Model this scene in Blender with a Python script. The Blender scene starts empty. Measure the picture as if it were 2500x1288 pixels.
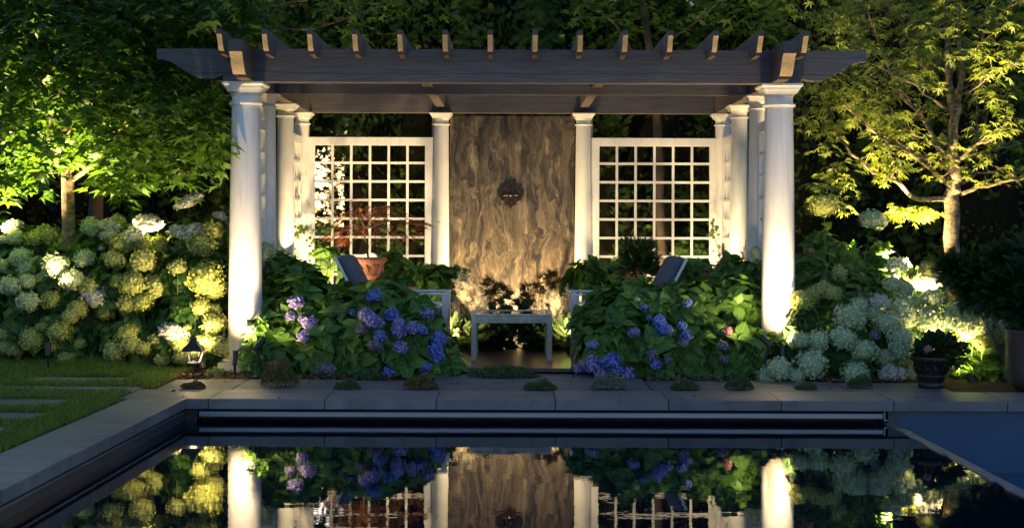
import bpy, math, random
import numpy as np
from mathutils import Vector, Matrix
random.seed(7); RNG = np.random.default_rng(7)
sc = bpy.context.scene; COL = sc.collection
F, CAMZ, HOR, CX, ROLL = 3472.0, 1.32, 546.0, 1250.0, 0.0035
GZ = -0.04          # level of beds, paving and coping; the patio is at 0
def PD(px, py, D):
    x = px + (py-644)*ROLL; y = py - (px-1250)*ROLL
    S = F/D
    return Vector(((x-CX)/S, D, CAMZ-(y-HOR)/S))
def PG(px, py, z=GZ):
    y = py - (px-1250)*ROLL
    return PD(px, py, F*(CAMZ-z)/(y-HOR))
# ------------------------------------------------------------------ mesh helpers
class MB:
    def __init__(s): s.v = []; s.f = []
    def add(s, v, f):
        n = len(s.v); s.v += [tuple(p) for p in v]; s.f += [tuple(i+n for i in q) for q in f]; return s
    def box(s, x0, x1, y0, y1, z0, z1):
        return s.add([(x0,y0,z0),(x1,y0,z0),(x1,y1,z0),(x0,y1,z0),(x0,y0,z1),(x1,y0,z1),(x1,y1,z1),(x0,y1,z1)],
            [(0,3,2,1),(4,5,6,7),(0,1,5,4),(1,2,6,5),(2,3,7,6),(3,0,4,7)])
    def prism(s, poly, axis, a, b):
        # poly: list of 2-tuples; axis 'x': (y,z), 'y': (x,z), 'z': (x,y)
        def m(p, t): return {'x':(t,p[0],p[1]), 'y':(p[0],t,p[1]), 'z':(p[0],p[1],t)}[axis]
        n = len(poly); v = [m(p,a) for p in poly]+[m(p,b) for p in poly]
        f = [tuple(range(n)), tuple(range(2*n-1,n-1,-1))]+[(i,i+n,(i+1)%n+n,(i+1)%n) for i in range(n)]
        return s.add(v, f)
    def lathe(s, prof, c=(0,0,0), seg=32, cap=True):
        v = []; f = []
        for r, z in prof:
            for k in range(seg):
                a = 2*math.pi*k/seg; v.append((c[0]+r*math.cos(a), c[1]+r*math.sin(a), c[2]+z))
        for i in range(len(prof)-1):
            for k in range(seg):
                k2 = (k+1)%seg; f.append((i*seg+k, i*seg+k2, (i+1)*seg+k2, (i+1)*seg+k))
        if cap:
            f.append(tuple(range(seg-1,-1,-1))); f.append(tuple(range((len(prof)-1)*seg, len(prof)*seg)))
        return s.add(v, f)
    def sq(s, prof, c=(0,0,0)):            # square moulding: half width, z
        v = []; f = []
        for r, z in prof:
            v += [(c[0]-r,c[1]-r,c[2]+z),(c[0]+r,c[1]-r,c[2]+z),(c[0]+r,c[1]+r,c[2]+z),(c[0]-r,c[1]+r,c[2]+z)]
        n = len(prof)
        for i in range(n-1):
            for k in range(4): f.append((i*4+k, i*4+(k+1)%4, (i+1)*4+(k+1)%4, (i+1)*4+k))
        f.append((3,2,1,0)); f.append(tuple(range(4*n-4,4*n)))
        return s.add(v, f)
    def tube(s, pts, rad, seg=7, cap=True):
        pts = [Vector(p) for p in pts]; n = len(pts)
        if not hasattr(rad,'__len__'): rad = [rad]*n
        t0 = (pts[1]-pts[0]).normalized(); u = t0.orthogonal().normalized(); v = []; f = []
        for i, p in enumerate(pts):
            t = ((pts[min(i+1,n-1)]-pts[max(i-1,0)])).normalized()
            u = (u - t*u.dot(t)); u = u.normalized() if u.length > 1e-6 else t.orthogonal().normalized()
            w = t.cross(u)
            for k in range(seg):
                a = 2*math.pi*k/seg; q = p + (u*math.cos(a)+w*math.sin(a))*rad[i]; v.append(tuple(q))
        for i in range(n-1):
            for k in range(seg):
                k2=(k+1)%seg; f.append((i*seg+k,i*seg+k2,(i+1)*seg+k2,(i+1)*seg+k))
        if cap: f.append(tuple(range(seg-1,-1,-1))); f.append(tuple(range((n-1)*seg,n*seg)))
        return s.add(v, f)
def link(o, parent=None):
    COL.objects.link(o)
    if parent is not None: o.parent = parent
    return o
def wloc(o):
    l = Vector((0,0,0))
    while o is not None: l = l + o.location; o = o.parent
    return l
def build(name, mb, mat, parent=None, smooth=False, bevel=0, loc=None, local=False):
    """mb verts are world coordinates unless local; object origin goes to loc or parent's origin"""
    if parent is not None: org = Vector((0,0,0)) if local else wloc(parent)
    else: org = Vector(loc) if loc is not None else Vector((0,0,0))
    me = bpy.data.meshes.new(name)
    off = org if not (local and parent is None) else Vector((0,0,0))
    me.from_pydata([(p[0]-off.x,p[1]-off.y,p[2]-off.z) for p in mb.v], [], mb.f)
    me.materials.append(mat)
    if smooth:
        me.shade_smooth()
        try: me.set_sharp_from_angle(angle=math.radians(smooth if smooth is not True else 40))
        except Exception: pass
    me.update()
    o = bpy.data.objects.new(name, me); link(o, parent)
    if parent is None: o.location = org
    if bevel:
        b = o.modifiers.new('bevel','BEVEL'); b.width = bevel; b.segments = 2; b.limit_method='ANGLE'; b.angle_limit=math.radians(50)
    return o
def tag(o, label=None, cat=None, group=None, kind=None):
    if label: o['label'] = label
    if cat: o['category'] = cat
    if group: o['group'] = group
    if kind: o['kind'] = kind
    return o
def thing(name, loc, label, cat, group=None, kind=None):
    o = bpy.data.objects.new(name, None); o.empty_display_size = .1; link(o); o.location = loc
    return tag(o, label, cat, group, kind)
def raw(name, V, T, UV, mat, parent=None, smooth=True):
    """V world coords array, T triangles, UV per vertex"""
    org = wloc(parent) if parent is not None else Vector((0,0,0))
    me = bpy.data.meshes.new(name)
    V = np.asarray(V, dtype=np.float64) - np.array(org)
    nv, nt = len(V), len(T)
    me.vertices.add(nv); me.vertices.foreach_set('co', V.astype(np.float32).ravel())
    me.loops.add(nt*3); me.loops.foreach_set('vertex_index', np.asarray(T,dtype=np.int32).ravel())
    me.polygons.add(nt); me.polygons.foreach_set('loop_start', np.arange(0,nt*3,3,dtype=np.int32))
    if UV is not None:
        uv = me.uv_layers.new(name='UVMap')
        uv.data.foreach_set('uv', np.asarray(UV,dtype=np.float32)[np.asarray(T).ravel()].ravel())
    me.materials.append(mat); me.update(calc_edges=True)
    if smooth: me.shade_smooth()
    return link(bpy.data.objects.new(name, me), parent)
# ------------------------------------------------------------------ materials
def newmat(name):
    m = bpy.data.materials.new(name); m.use_nodes = True; nt = m.node_tree
    for n in list(nt.nodes): nt.nodes.remove(n)
    out = nt.nodes.new('ShaderNodeOutputMaterial'); return m, nt, out
def N(nt, t, **kw):
    n = nt.nodes.new(t)
    for k, v in kw.items():
        if k in n.inputs: n.inputs[k].default_value = v
        else: setattr(n, k, v)
    return n
def L(nt, a, b): nt.links.new(a, b)
def ramp(nt, fac, stops):
    r = nt.nodes.new('ShaderNodeValToRGB'); e = r.color_ramp.elements
    while len(e) < len(stops): e.new(.5)
    for q, (p, c) in zip(e, stops): q.position = p; q.color = (*c, 1)
    L(nt, fac, r.inputs[0]); return r.outputs[0]
def coords(nt, scale=(1,1,1), kind='Object'):
    tc = N(nt,'ShaderNodeTexCoord'); mp = N(nt,'ShaderNodeMapping'); mp.inputs['Scale'].default_value = scale
    L(nt, tc.outputs[kind], mp.inputs[0]); return mp.outputs[0]
def geo_pos(nt, scale=(1,1,1)):
    g = N(nt,'ShaderNodeNewGeometry'); mp = N(nt,'ShaderNodeMapping'); mp.inputs['Scale'].default_value = scale
    L(nt, g.outputs['Position'], mp.inputs[0]); return mp.outputs[0]
def noise(nt, vec, scale, detail=6, rough=.6, dist=0):
    n = N(nt,'ShaderNodeTexNoise'); n.inputs['Scale'].default_value=scale; n.inputs['Detail'].default_value=detail
    n.inputs['Roughness'].default_value=rough; n.inputs['Distortion'].default_value=dist; L(nt, vec, n.inputs['Vector']); return n.outputs['Fac']
def bump(nt, h, strength, dist=.01):
    b = N(nt,'ShaderNodeBump'); b.inputs['Strength'].default_value=strength; b.inputs['Distance'].default_value=dist; L(nt,h,b.inputs['Height']); return b.outputs[0]
def simple(name, stops, scale=8, vscale=(1,1,1), rough=.6, bstr=.3, bdist=.005, spec=.5, detail=8, metal=0, world=False, fine=None, vary=False):
    m, nt, out = newmat(name); p = N(nt,'ShaderNodeBsdfPrincipled')
    v = geo_pos(nt, vscale) if world else coords(nt, vscale)
    f = noise(nt, v, scale, detail, .65)
    L(nt, ramp(nt, f, stops), p.inputs['Base Color'])
    p.inputs['Roughness'].default_value = rough; p.inputs['Specular IOR Level'].default_value = spec; p.inputs['Metallic'].default_value = metal
    if vary:
        g = N(nt,'ShaderNodeNewGeometry'); q = p.inputs['Base Color'].links[0].from_socket; mv = N(nt,'ShaderNodeMix', data_type='RGBA', blend_type='MULTIPLY'); mv.inputs['Factor'].default_value=1
        L(nt,q,mv.inputs[6]); L(nt, ramp(nt, g.outputs['Random Per Island'], [(0,(.68,.70,.74)),(.5,(.95,.94,.93)),(1,(1.15,1.1,1.04))]), mv.inputs[7])
        st = noise(nt, geo_pos(nt,(1,2,1)), 1.7, 5, .7, 1.5); mw = N(nt,'ShaderNodeMix', data_type='RGBA', blend_type='MULTIPLY'); mw.inputs['Factor'].default_value=1; L(nt,mv.outputs[2],mw.inputs[6]); L(nt, ramp(nt, st, [(.35,(.66,.66,.68)),(.55,(1,1,1))]), mw.inputs[7]); L(nt,mw.outputs[2],p.inputs['Base Color'])
    if bstr:
        h = noise(nt, v, fine or scale*4, 6, .7); L(nt, bump(nt, h, bstr, bdist), p.inputs['Normal'])
    L(nt, p.outputs[0], out.inputs[0]); return m
def leafmat(name, c0, c1, trans=.3, rough=.42, veins=True, spec=.4, tcol=None):
    m, nt, out = newmat(name); p = N(nt,'ShaderNodeBsdfPrincipled')
    g = N(nt,'ShaderNodeNewGeometry'); oi = N(nt,'ShaderNodeObjectInfo')
    col = ramp(nt, g.outputs['Random Per Island'], [(0,c0),(.8,c1),(1,tuple(min(1,x*1.25) for x in c1))])
    if veins:
        uv = coords(nt, (1,1,1), 'UV'); sp = N(nt,'ShaderNodeSeparateXYZ'); L(nt, uv, sp.inputs[0])
        a = N(nt,'ShaderNodeMath', operation='SUBTRACT'); L(nt, sp.outputs[0], a.inputs[0]); a.inputs[1].default_value=.5
        ab = N(nt,'ShaderNodeMath', operation='ABSOLUTE'); L(nt, a.outputs[0], ab.inputs[0])
        mu = N(nt,'ShaderNodeMath', operation='MULTIPLY_ADD'); L(nt, ab.outputs[0], mu.inputs[0]); mu.inputs[1].default_value=-.7; L(nt, sp.outputs[1], mu.inputs[2])
        sn = N(nt,'ShaderNodeMath', operation='MULTIPLY'); L(nt, mu.outputs[0], sn.inputs[0]); sn.inputs[1].default_value=46
        si = N(nt,'ShaderNodeMath', operation='SINE'); L(nt, sn.outputs[0], si.inputs[0])
        mid = N(nt,'ShaderNodeMath', operation='LESS_THAN'); L(nt, ab.outputs[0], mid.inputs[0]); mid.inputs[1].default_value=.022
        mx = N(nt,'ShaderNodeMix', data_type='RGBA'); L(nt, mid.outputs[0], mx.inputs['Factor']); L(nt, col, mx.inputs[6]); mx.inputs[7].default_value=(c1[0]*1.9,c1[1]*1.6,c1[2]*1.6,1)
        col = mx.outputs[2]
        L(nt, bump(nt, si.outputs[0], .35, .004), p.inputs['Normal'])
    L(nt, col, p.inputs['Base Color']); p.inputs['Roughness'].default_value=rough; p.inputs['Specular IOR Level'].default_value=spec
    tr = N(nt,'ShaderNodeBsdfTranslucent'); hs = N(nt,'ShaderNodeMix', data_type='RGBA', blend_type='MULTIPLY'); hs.inputs['Factor'].default_value=1
    L(nt, col, hs.inputs[6]); hs.inputs[7].default_value = (*(tcol or (1.6,1.5,.5)),1); L(nt, hs.outputs[2], tr.inputs[0])
    ms = N(nt,'ShaderNodeMixShader'); ms.inputs[0].default_value=trans; L(nt,p.outputs[0],ms.inputs[1]); L(nt,tr.outputs[0],ms.inputs[2])
    L(nt, ms.outputs[0], out.inputs[0]); return m
def bloommat(name, c0, c1, c2):
    m, nt, out = newmat(name); p = N(nt,'ShaderNodeBsdfPrincipled')
    g = N(nt,'ShaderNodeNewGeometry'); oi = N(nt,'ShaderNodeObjectInfo')
    a = ramp(nt, g.outputs['Random Per Island'], [(0,c0),(1,c1)])
    mx = N(nt,'ShaderNodeMix', data_type='RGBA'); L(nt, oi.outputs['Random'], mx.inputs['Factor']); L(nt, a, mx.inputs[6]); mx.inputs[7].default_value=(*c2,1)
    L(nt, mx.outputs[2], p.inputs['Base Color']); p.inputs['Roughness'].default_value=.6; p.inputs['Specular IOR Level'].default_value=.25
    tr = N(nt,'ShaderNodeBsdfTranslucent'); L(nt, mx.outputs[2], tr.inputs[0])
    ms = N(nt,'ShaderNodeMixShader'); ms.inputs[0].default_value=.25; L(nt,p.outputs[0],ms.inputs[1]); L(nt,tr.outputs[0],ms.inputs[2])
    L(nt, ms.outputs[0], out.inputs[0]); return m
def woodmat(name, vs, c0, c1, crack=False):
    m, nt, out = newmat(name); p = N(nt,'ShaderNodeBsdfPrincipled')
    v = geo_pos(nt, vs); f = noise(nt, v, 5, 10, .7, .4)
    big = noise(nt, geo_pos(nt,(.7,.7,.7)), 3, 4, .6)
    col = ramp(nt, f, [(.25,c0),(.5,tuple((a+b)/2 for a,b in zip(c0,c1))),(.75,c1)])
    mx = N(nt,'ShaderNodeMix', data_type='RGBA', blend_type='MULTIPLY'); mx.inputs['Factor'].default_value=.5; L(nt,col,mx.inputs[6])
    L(nt, ramp(nt,big,[(.3,(.6,.6,.62)),(.7,(1,1,1))]), mx.inputs[7])
    fin = mx.outputs[2]
    if crack:       # one long drying crack wandering along the beam, plus knots
        g = N(nt,'ShaderNodeNewGeometry'); sp = N(nt,'ShaderNodeSeparateXYZ'); L(nt, g.outputs['Position'], sp.inputs[0])
        wv = noise(nt, geo_pos(nt,(1,0,0)), 1.1, 4, .6); m1 = N(nt,'ShaderNodeMath', operation='MULTIPLY_ADD'); L(nt,wv,m1.inputs[0]); m1.inputs[1].default_value=-.10; L(nt,sp.outputs[2],m1.inputs[2])
        m2 = N(nt,'ShaderNodeMath', operation='SUBTRACT'); L(nt,m1.outputs[0],m2.inputs[0]); m2.inputs[1].default_value=2.625; m3 = N(nt,'ShaderNodeMath', operation='ABSOLUTE'); L(nt,m2.outputs[0],m3.inputs[0])
        m4 = N(nt,'ShaderNodeMath', operation='LESS_THAN'); L(nt,m3.outputs[0],m4.inputs[0]); m4.inputs[1].default_value=.0022
        m5 = N(nt,'ShaderNodeMix', data_type='RGBA'); L(nt,m4.outputs[0],m5.inputs['Factor']); L(nt,fin,m5.inputs[6]); m5.inputs[7].default_value=(.012,.01,.009,1); fin = m5.outputs[2]
    L(nt, fin, p.inputs['Base Color']); p.inputs['Roughness'].default_value=.62
    L(nt, bump(nt, f, .5, .006), p.inputs['Normal']); L(nt, p.outputs[0], out.inputs[0]); return m
M = {}
M['white'] = simple('white_paint', [(.3,(.74,.73,.70)),(.7,(.82,.81,.78))], 5, rough=.38, bstr=.12, bdist=.002, fine=60)
M['woodx'] = woodmat('stained_beam_wood', (.5,9,9), (.05,.046,.046), (.135,.122,.116))
M['woodf'] = woodmat('stained_front_beam_wood', (.5,9,9), (.055,.052,.054), (.185,.17,.165), True)
M['woody'] = woodmat('stained_rafter_wood', (9,.5,9), (.06,.048,.042), (.16,.13,.11))
M['cut'] = woodmat('uplit_ogee_wood', (9,9,4), (.30,.215,.12), (.62,.47,.28))  # ogee faces: glow of the uplights put into a paler wood tone
M['post'] = simple('grey_stone_post', [(.3,(.2,.18,.16)),(.7,(.34,.31,.28))], 9)
M['coping'] = simple('bluestone_coping', [(.25,(.12,.12,.125)),(.5,(.175,.172,.172)),(.8,(.23,.22,.215))], 2.2, (1,1.6,1), .5, .45, .006, world=True, fine=26, vary=True)
M['paver'] = simple('stone_paver', [(.25,(.10,.098,.095)),(.75,(.2,.19,.18))], 3.3, (1,2.2,1), .6, .5, .006, world=True, fine=30, vary=True)
M['soil'] = simple('bed_soil', [(.3,(.02,.014,.01)),(.7,(.075,.05,.03))], 14, rough=.95, bstr=1, bdist=.02, world=True, spec=.1)
M['mulch'] = simple('bark_mulch', [(.3,(.10,.055,.03)),(.7,(.26,.15,.08))], 20, rough=.9, bstr=.5, world=True, spec=.2)
M['bark'] = simple('light_bark', [(.34,(.07,.05,.034)),(.48,(.16,.12,.075)),(.62,(.31,.245,.155))], 13, (1,1,2.2), .9, 1, .02, fine=30)
M['bark_dark'] = simple('dark_bark', [(.3,(.05,.035,.025)),(.7,(.13,.09,.06))], 10, (1,1,.5), .9, .8, .01)
M['stem'] = simple('green_stem', [(.3,(.06,.10,.025)),(.7,(.12,.16,.05))], 10, rough=.6, bstr=0)
M['metal'] = simple('brushed_aluminium', [(.3,(.20,.22,.25)),(.7,(.27,.29,.32))], 3, (.3,30,30), .38, .05, .001, metal=.85)
M['black'] = simple('black_metal', [(.3,(.012,.011,.01)),(.7,(.022,.02,.018))], 10, rough=.45, bstr=.1)
M['slotdark'] = simple('dark_slot', [(.3,(.008,.008,.009)),(.7,(.015,.015,.017))], 4, rough=.7, bstr=0)
M['tile'] = simple('dark_pool_tile', [(.3,(.03,.035,.04)),(.7,(.055,.06,.07))], 6, rough=.35, bstr=.1)
M['skyblue_plaster'] = simple('sky_tinted_basin_plaster', [(.3,(.012,.055,.12)),(.7,(.022,.08,.16))], 2.5, rough=.3, bstr=.2, fine=40)  # blue of the reflected sky is put into the basin colour
M['cushion'] = simple('slate_cushion', [(.3,(.10,.115,.14)),(.7,(.13,.145,.17))], 12, rough=.9, bstr=.4, bdist=.002, fine=160)
M['terracotta'] = simple('terracotta', [(.3,(.12,.042,.026)),(.7,(.21,.08,.048))], 14, rough=.75, bstr=.4)
M['darkpot'] = simple('dark_glazed_pot', [(.3,(.010,.009,.006)),(.7,(.02,.017,.011))], 14, rough=.4, bstr=.4)
M['rust'] = simple('weathered_planter', [(.3,(.05,.034,.028)),(.7,(.085,.06,.05))], 10, rough=.6, bstr=.3)
M['tabletop'] = simple('dark_table_top', [(.3,(.05,.03,.025)),(.7,(.09,.055,.04))], 10, rough=.4, bstr=.2)
M['bronze'] = simple('dark_bronze', [(.3,(.016,.011,.008)),(.7,(.05,.032,.02))], 16, rough=.35, bstr=.4, metal=.2)
def grime(m):
    nt=m.node_tree; pr=[n for n in nt.nodes if n.type=='BSDF_PRINCIPLED'][0]; q=pr.inputs['Base Color'].links[0].from_socket
    g=N(nt,'ShaderNodeNewGeometry'); sp=N(nt,'ShaderNodeSeparateXYZ'); L(nt,g.outputs['Position'],sp.inputs[0])
    n=noise(nt,geo_pos(nt,(1,1,.35)),9,7,.75); a=N(nt,'ShaderNodeMath',operation='MULTIPLY_ADD'); L(nt,n,a.inputs[0]); a.inputs[1].default_value=-.75; L(nt,sp.outputs[2],a.inputs[2])
    mx=N(nt,'ShaderNodeMix',data_type='RGBA',blend_type='MULTIPLY'); mx.inputs['Factor'].default_value=1; L(nt,q,mx.inputs[6]); L(nt,ramp(nt,a.outputs[0],[(0,(.55,.5,.4)),(.10,(.82,.79,.72)),(.35,(1,1,1))]),mx.inputs[7])
    s=noise(nt,geo_pos(nt,(7,7,.6)),3,6,.7); my=N(nt,'ShaderNodeMix',data_type='RGBA',blend_type='MULTIPLY'); my.inputs['Factor'].default_value=1; L(nt,mx.outputs[2],my.inputs[6]); L(nt,ramp(nt,s,[(.32,(.86,.85,.82)),(.5,(1,1,1))]),my.inputs[7]); L(nt,my.outputs[2],pr.inputs['Base Color'])
grime(M['white'])
# patio stone
def patio_mat():
    m, nt, out = newmat('patio_stone'); p = N(nt,'ShaderNodeBsdfPrincipled'); v = geo_pos(nt)
    b = N(nt,'ShaderNodeTexBrick'); b.inputs['Scale'].default_value=1; b.inputs['Brick Width'].default_value=.62; b.inputs['Row Height'].default_value=.46
    b.inputs['Mortar Size'].default_value=.006; b.inputs['Color1'].default_value=(.075,.06,.05,1); b.inputs['Color2'].default_value=(.12,.095,.08,1); b.inputs['Mortar'].default_value=(.03,.025,.02,1)
    L(nt, v, b.inputs['Vector']); f = noise(nt, geo_pos(nt,(1,3,1)), 5, 8, .7)
    mx = N(nt,'ShaderNodeMix', data_type='RGBA', blend_type='MULTIPLY'); mx.inputs['Factor'].default_value=.6; L(nt,b.outputs['Color'],mx.inputs[6]); L(nt, ramp(nt,f,[(.3,(.45,.42,.4)),(.7,(1,1,1))]), mx.inputs[7])
    L(nt, mx.outputs[2], p.inputs['Base Color']); p.inputs['Roughness'].default_value=.28
    L(nt, bump(nt, f, .3, .004), p.inputs['Normal']); L(nt,p.outputs[0],out.inputs[0]); return m
M['patio'] = patio_mat()
# veined stone slab of the fountain wall
def marble_mat():
    m, nt, out = newmat('veined_stone_slab'); p = N(nt,'ShaderNodeBsdfPrincipled')
    base = coords(nt, (1,1,.46))
    def warp(vec, sc_, amt, det=3):
        n = N(nt,'ShaderNodeTexNoise'); n.inputs['Scale'].default_value=sc_; n.inputs['Detail'].default_value=det; L(nt, vec, n.inputs['Vector'])
        s = N(nt,'ShaderNodeVectorMath', operation='SUBTRACT'); L(nt, n.outputs['Color'], s.inputs[0]); s.inputs[1].default_value=(.5,.5,.5)
        k = N(nt,'ShaderNodeVectorMath', operation='SCALE'); L(nt, s.outputs[0], k.inputs[0]); k.inputs['Scale'].default_value=amt
        a = N(nt,'ShaderNodeVectorMath', operation='ADD'); L(nt, vec, a.inputs[0]); L(nt, k.outputs[0], a.inputs[1]); return a.outputs[0]
    w1 = warp(base, 3.0, .42); w2 = warp(w1, 9, .14, 4)
    mp = N(nt,'ShaderNodeMapping'); mp.inputs['Scale'].default_value=(1,1,.36); L(nt,w2,mp.inputs[0])
    f1 = noise(nt, mp.outputs[0], 9.5, 10, .68, .9)
    f2 = noise(nt, w1, 2.3, 5, .6, 1.0)
    st = N(nt,'ShaderNodeTexWave', wave_type='BANDS', bands_direction='X'); st.inputs['Scale'].default_value=2.6; st.inputs['Distortion'].default_value=14; st.inputs['Detail'].default_value=7; st.inputs['Detail Scale'].default_value=1.8; st.inputs['Detail Roughness'].default_value=.68; L(nt, mp.outputs[0], st.inputs['Vector'])
    c1 = ramp(nt, f1, [(.32,(.015,.012,.010)),(.42,(.045,.037,.029)),(.50,(.105,.083,.056)),(.58,(.175,.138,.092)),(.70,(.38,.31,.21))])
    c2 = ramp(nt, st.outputs['Fac'], [(.0,(.25,.24,.22)),(.10,(.75,.74,.72)),(.5,(1,1,1)),(.92,(1.0,1,1)),(1,(1,.95,.85))])
    c3 = ramp(nt, f2, [(.3,(.55,.54,.56)),(.5,(.95,.93,.9)),(.66,(1,1,1)),(.72,(1,.98,.95))])
    mx = N(nt,'ShaderNodeMix', data_type='RGBA', blend_type='MULTIPLY'); mx.inputs['Factor'].default_value=.55; L(nt,c1,mx.inputs[6]); L(nt,c2,mx.inputs[7])
    my = N(nt,'ShaderNodeMix', data_type='RGBA', blend_type='MULTIPLY'); my.inputs['Factor'].default_value=.9; L(nt,mx.outputs[2],my.inputs[6]); L(nt,c3,my.inputs[7])
    # pale crystals
    vo = N(nt,'ShaderNodeTexVoronoi'); vo.inputs['Scale'].default_value=5.5; mq = N(nt,'ShaderNodeMapping'); mq.inputs['Scale'].default_value=(1,1,.9); L(nt,w2,mq.inputs[0]); L(nt,mq.outputs[0],vo.inputs['Vector'])
    spc = N(nt,'ShaderNodeSeparateColor'); L(nt, vo.outputs['Color'], spc.inputs[0])
    g = N(nt,'ShaderNodeMath', operation='GREATER_THAN'); L(nt, spc.outputs[0], g.inputs[0]); g.inputs[1].default_value=.84
    l = N(nt,'ShaderNodeMath', operation='LESS_THAN'); L(nt, vo.outputs['Distance'], l.inputs[0]); l.inputs[1].default_value=.34
    gl = N(nt,'ShaderNodeMath', operation='MULTIPLY'); L(nt,g.outputs[0],gl.inputs[0]); L(nt,l.outputs[0],gl.inputs[1])
    gm = N(nt,'ShaderNodeMath', operation='MULTIPLY'); L(nt,gl.outputs[0],gm.inputs[0]); gm.inputs[1].default_value=.22
    mz = N(nt,'ShaderNodeMix', data_type='RGBA'); L(nt,gm.outputs[0],mz.inputs['Factor']); L(nt,my.outputs[2],mz.inputs[6]); mz.inputs[7].default_value=(.36,.30,.215,1)
    L(nt, mz.outputs[2], p.inputs['Base Color']); p.inputs['Roughness'].default_value=.33
    L(nt, bump(nt, f1, .15, .004), p.inputs['Normal']); L(nt,p.outputs[0],out.inputs[0]); return m
M['marble'] = marble_mat()
def water_mat():
    m, nt, out = newmat('pool_water'); d = N(nt,'ShaderNodeBsdfDiffuse'); d.inputs[0].default_value=(.002,.006,.012,1)
    gl = N(nt,'ShaderNodeBsdfGlossy'); gl.inputs['Roughness'].default_value=.012; gl.inputs[0].default_value=(.9,.93,.97,1)
    fr = N(nt,'ShaderNodeFresnel'); fr.inputs[0].default_value=1.85
    n = noise(nt, geo_pos(nt,(.9,1.1,1)), 5.5, 3, .5); bp = bump(nt, n, .026, .02)
    L(nt,bp,gl.inputs['Normal']); L(nt,bp,fr.inputs['Normal'])
    ms = N(nt,'ShaderNodeMixShader'); L(nt,fr.outputs[0],ms.inputs[0]); L(nt,d.outputs[0],ms.inputs[1]); L(nt,gl.outputs[0],ms.inputs[2]); L(nt,ms.outputs[0],out.inputs[0]); return m
M['water'] = water_mat()
def glass_mat():
    m, nt, out = newmat('table_glass'); t = N(nt,'ShaderNodeBsdfTransparent'); gl = N(nt,'ShaderNodeBsdfGlossy'); gl.inputs['Roughness'].default_value=.02
    fr = N(nt,'ShaderNodeFresnel'); fr.inputs[0].default_value=1.5
    ms = N(nt,'ShaderNodeMixShader'); L(nt,fr.outputs[0],ms.inputs[0]); L(nt,t.outputs[0],ms.inputs[1]); L(nt,gl.outputs[0],ms.inputs[2]); L(nt,ms.outputs[0],out.inputs[0]); return m
M['glass'] = glass_mat()
def emit(name, col, st):
    m, nt, out = newmat(name); e = N(nt,'ShaderNodeEmission'); e.inputs[0].default_value=(*col,1); e.inputs[1].default_value=st; L(nt,e.outputs[0],out.inputs[0]); return m
WARM = (1.0,.68,.30); WARM2 = (1.0,.71,.34)
M['lens'] = emit('lamp_lens', WARM2, 6)
M['leaf_hyd'] = leafmat('hydrangea_leaf', (.045,.12,.018), (.105,.22,.035), .3)
M['leaf_ann'] = leafmat('smooth_hydrangea_leaf', (.03,.085,.014), (.065,.15,.026), .25)
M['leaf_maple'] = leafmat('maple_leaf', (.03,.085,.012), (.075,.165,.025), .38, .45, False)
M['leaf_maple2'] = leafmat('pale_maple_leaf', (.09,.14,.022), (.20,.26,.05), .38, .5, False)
M['leaf_cedar'] = leafmat('cedar_spray', (.045,.10,.018), (.10,.18,.035), .15, .6, False, .2)
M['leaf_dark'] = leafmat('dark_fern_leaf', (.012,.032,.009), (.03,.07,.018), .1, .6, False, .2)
M['leaf_red'] = leafmat('red_laceleaf', (.12,.035,.018), (.24,.09,.035), .25, .55, False, .2, (1.4,1,.6))
M['leaf_brown'] = leafmat('bronze_fern_leaf', (.05,.035,.01), (.12,.08,.022), .15, .6, False, .2, (1.4,1,.6))
M['leaf_vine'] = leafmat('vine_leaf', (.06,.13,.03), (.12,.22,.05), .35, .45, False)
M['leaf_thyme'] = leafmat('thyme_leaf', (.045,.085,.025), (.10,.15,.05), .2, .6, False, .2)
M['leaf_rust'] = leafmat('rust_thyme_leaf', (.09,.08,.025), (.19,.15,.05), .2, .6, False, .2)
M['leaf_grey'] = leafmat('grey_thyme_leaf', (.12,.13,.085), (.25,.25,.19), .2, .6, False, .2)
M['plume_cream'] = leafmat('cream_plume', (.60,.52,.38), (.85,.76,.58), .2, .7, False, .2, (1,1,1))
M['plume_pink'] = leafmat('pink_plume', (.28,.07,.10), (.5,.16,.2), .2, .7, False, .2, (1,1,1))
M['grass'] = leafmat('grass_blade', (.075,.13,.015), (.17,.24,.035), .3, .5, False, .3)
M['bl_lime'] = bloommat('lime_petals', (.34,.40,.07), (.58,.60,.16), (.50,.54,.20))
M['bl_white'] = bloommat('white_petals', (.60,.60,.50), (.78,.77,.72), (.72,.72,.66))
M['bl_sage'] = bloommat('sage_petals', (.42,.52,.28), (.66,.74,.46), (.55,.64,.38))
M['bl_blue'] = bloommat('blue_petals', (.12,.22,.60), (.30,.42,.80), (.20,.27,.66))
M['bl_lilac'] = bloommat('lilac_petals', (.32,.28,.56), (.56,.48,.74), (.40,.35,.64))
M['bl_dim'] = bloommat('faded_petals', (.20,.17,.22), (.36,.32,.36), (.26,.28,.40))
M['bl_pink'] = bloommat('pink_petals', (.50,.22,.28), (.62,.32,.36), (.55,.25,.3))
for k_,c_ in (('lime',(.22,.25,.08)),('white',(.30,.32,.22)),('sage',(.30,.37,.20)),('blue',(.05,.08,.26)),('lilac',(.12,.11,.26)),('dim',(.10,.09,.11)),('pink',(.2,.1,.12))):
    M['core_bl_'+k_]=simple('flower_head_inside_'+k_,[(.3,tuple(x*.8 for x in c_)),(.7,tuple(x*1.35 for x in c_))],9,rough=.9,bstr=0,spec=.1)  # petal colour darkened to stand for shade between florets
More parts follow.
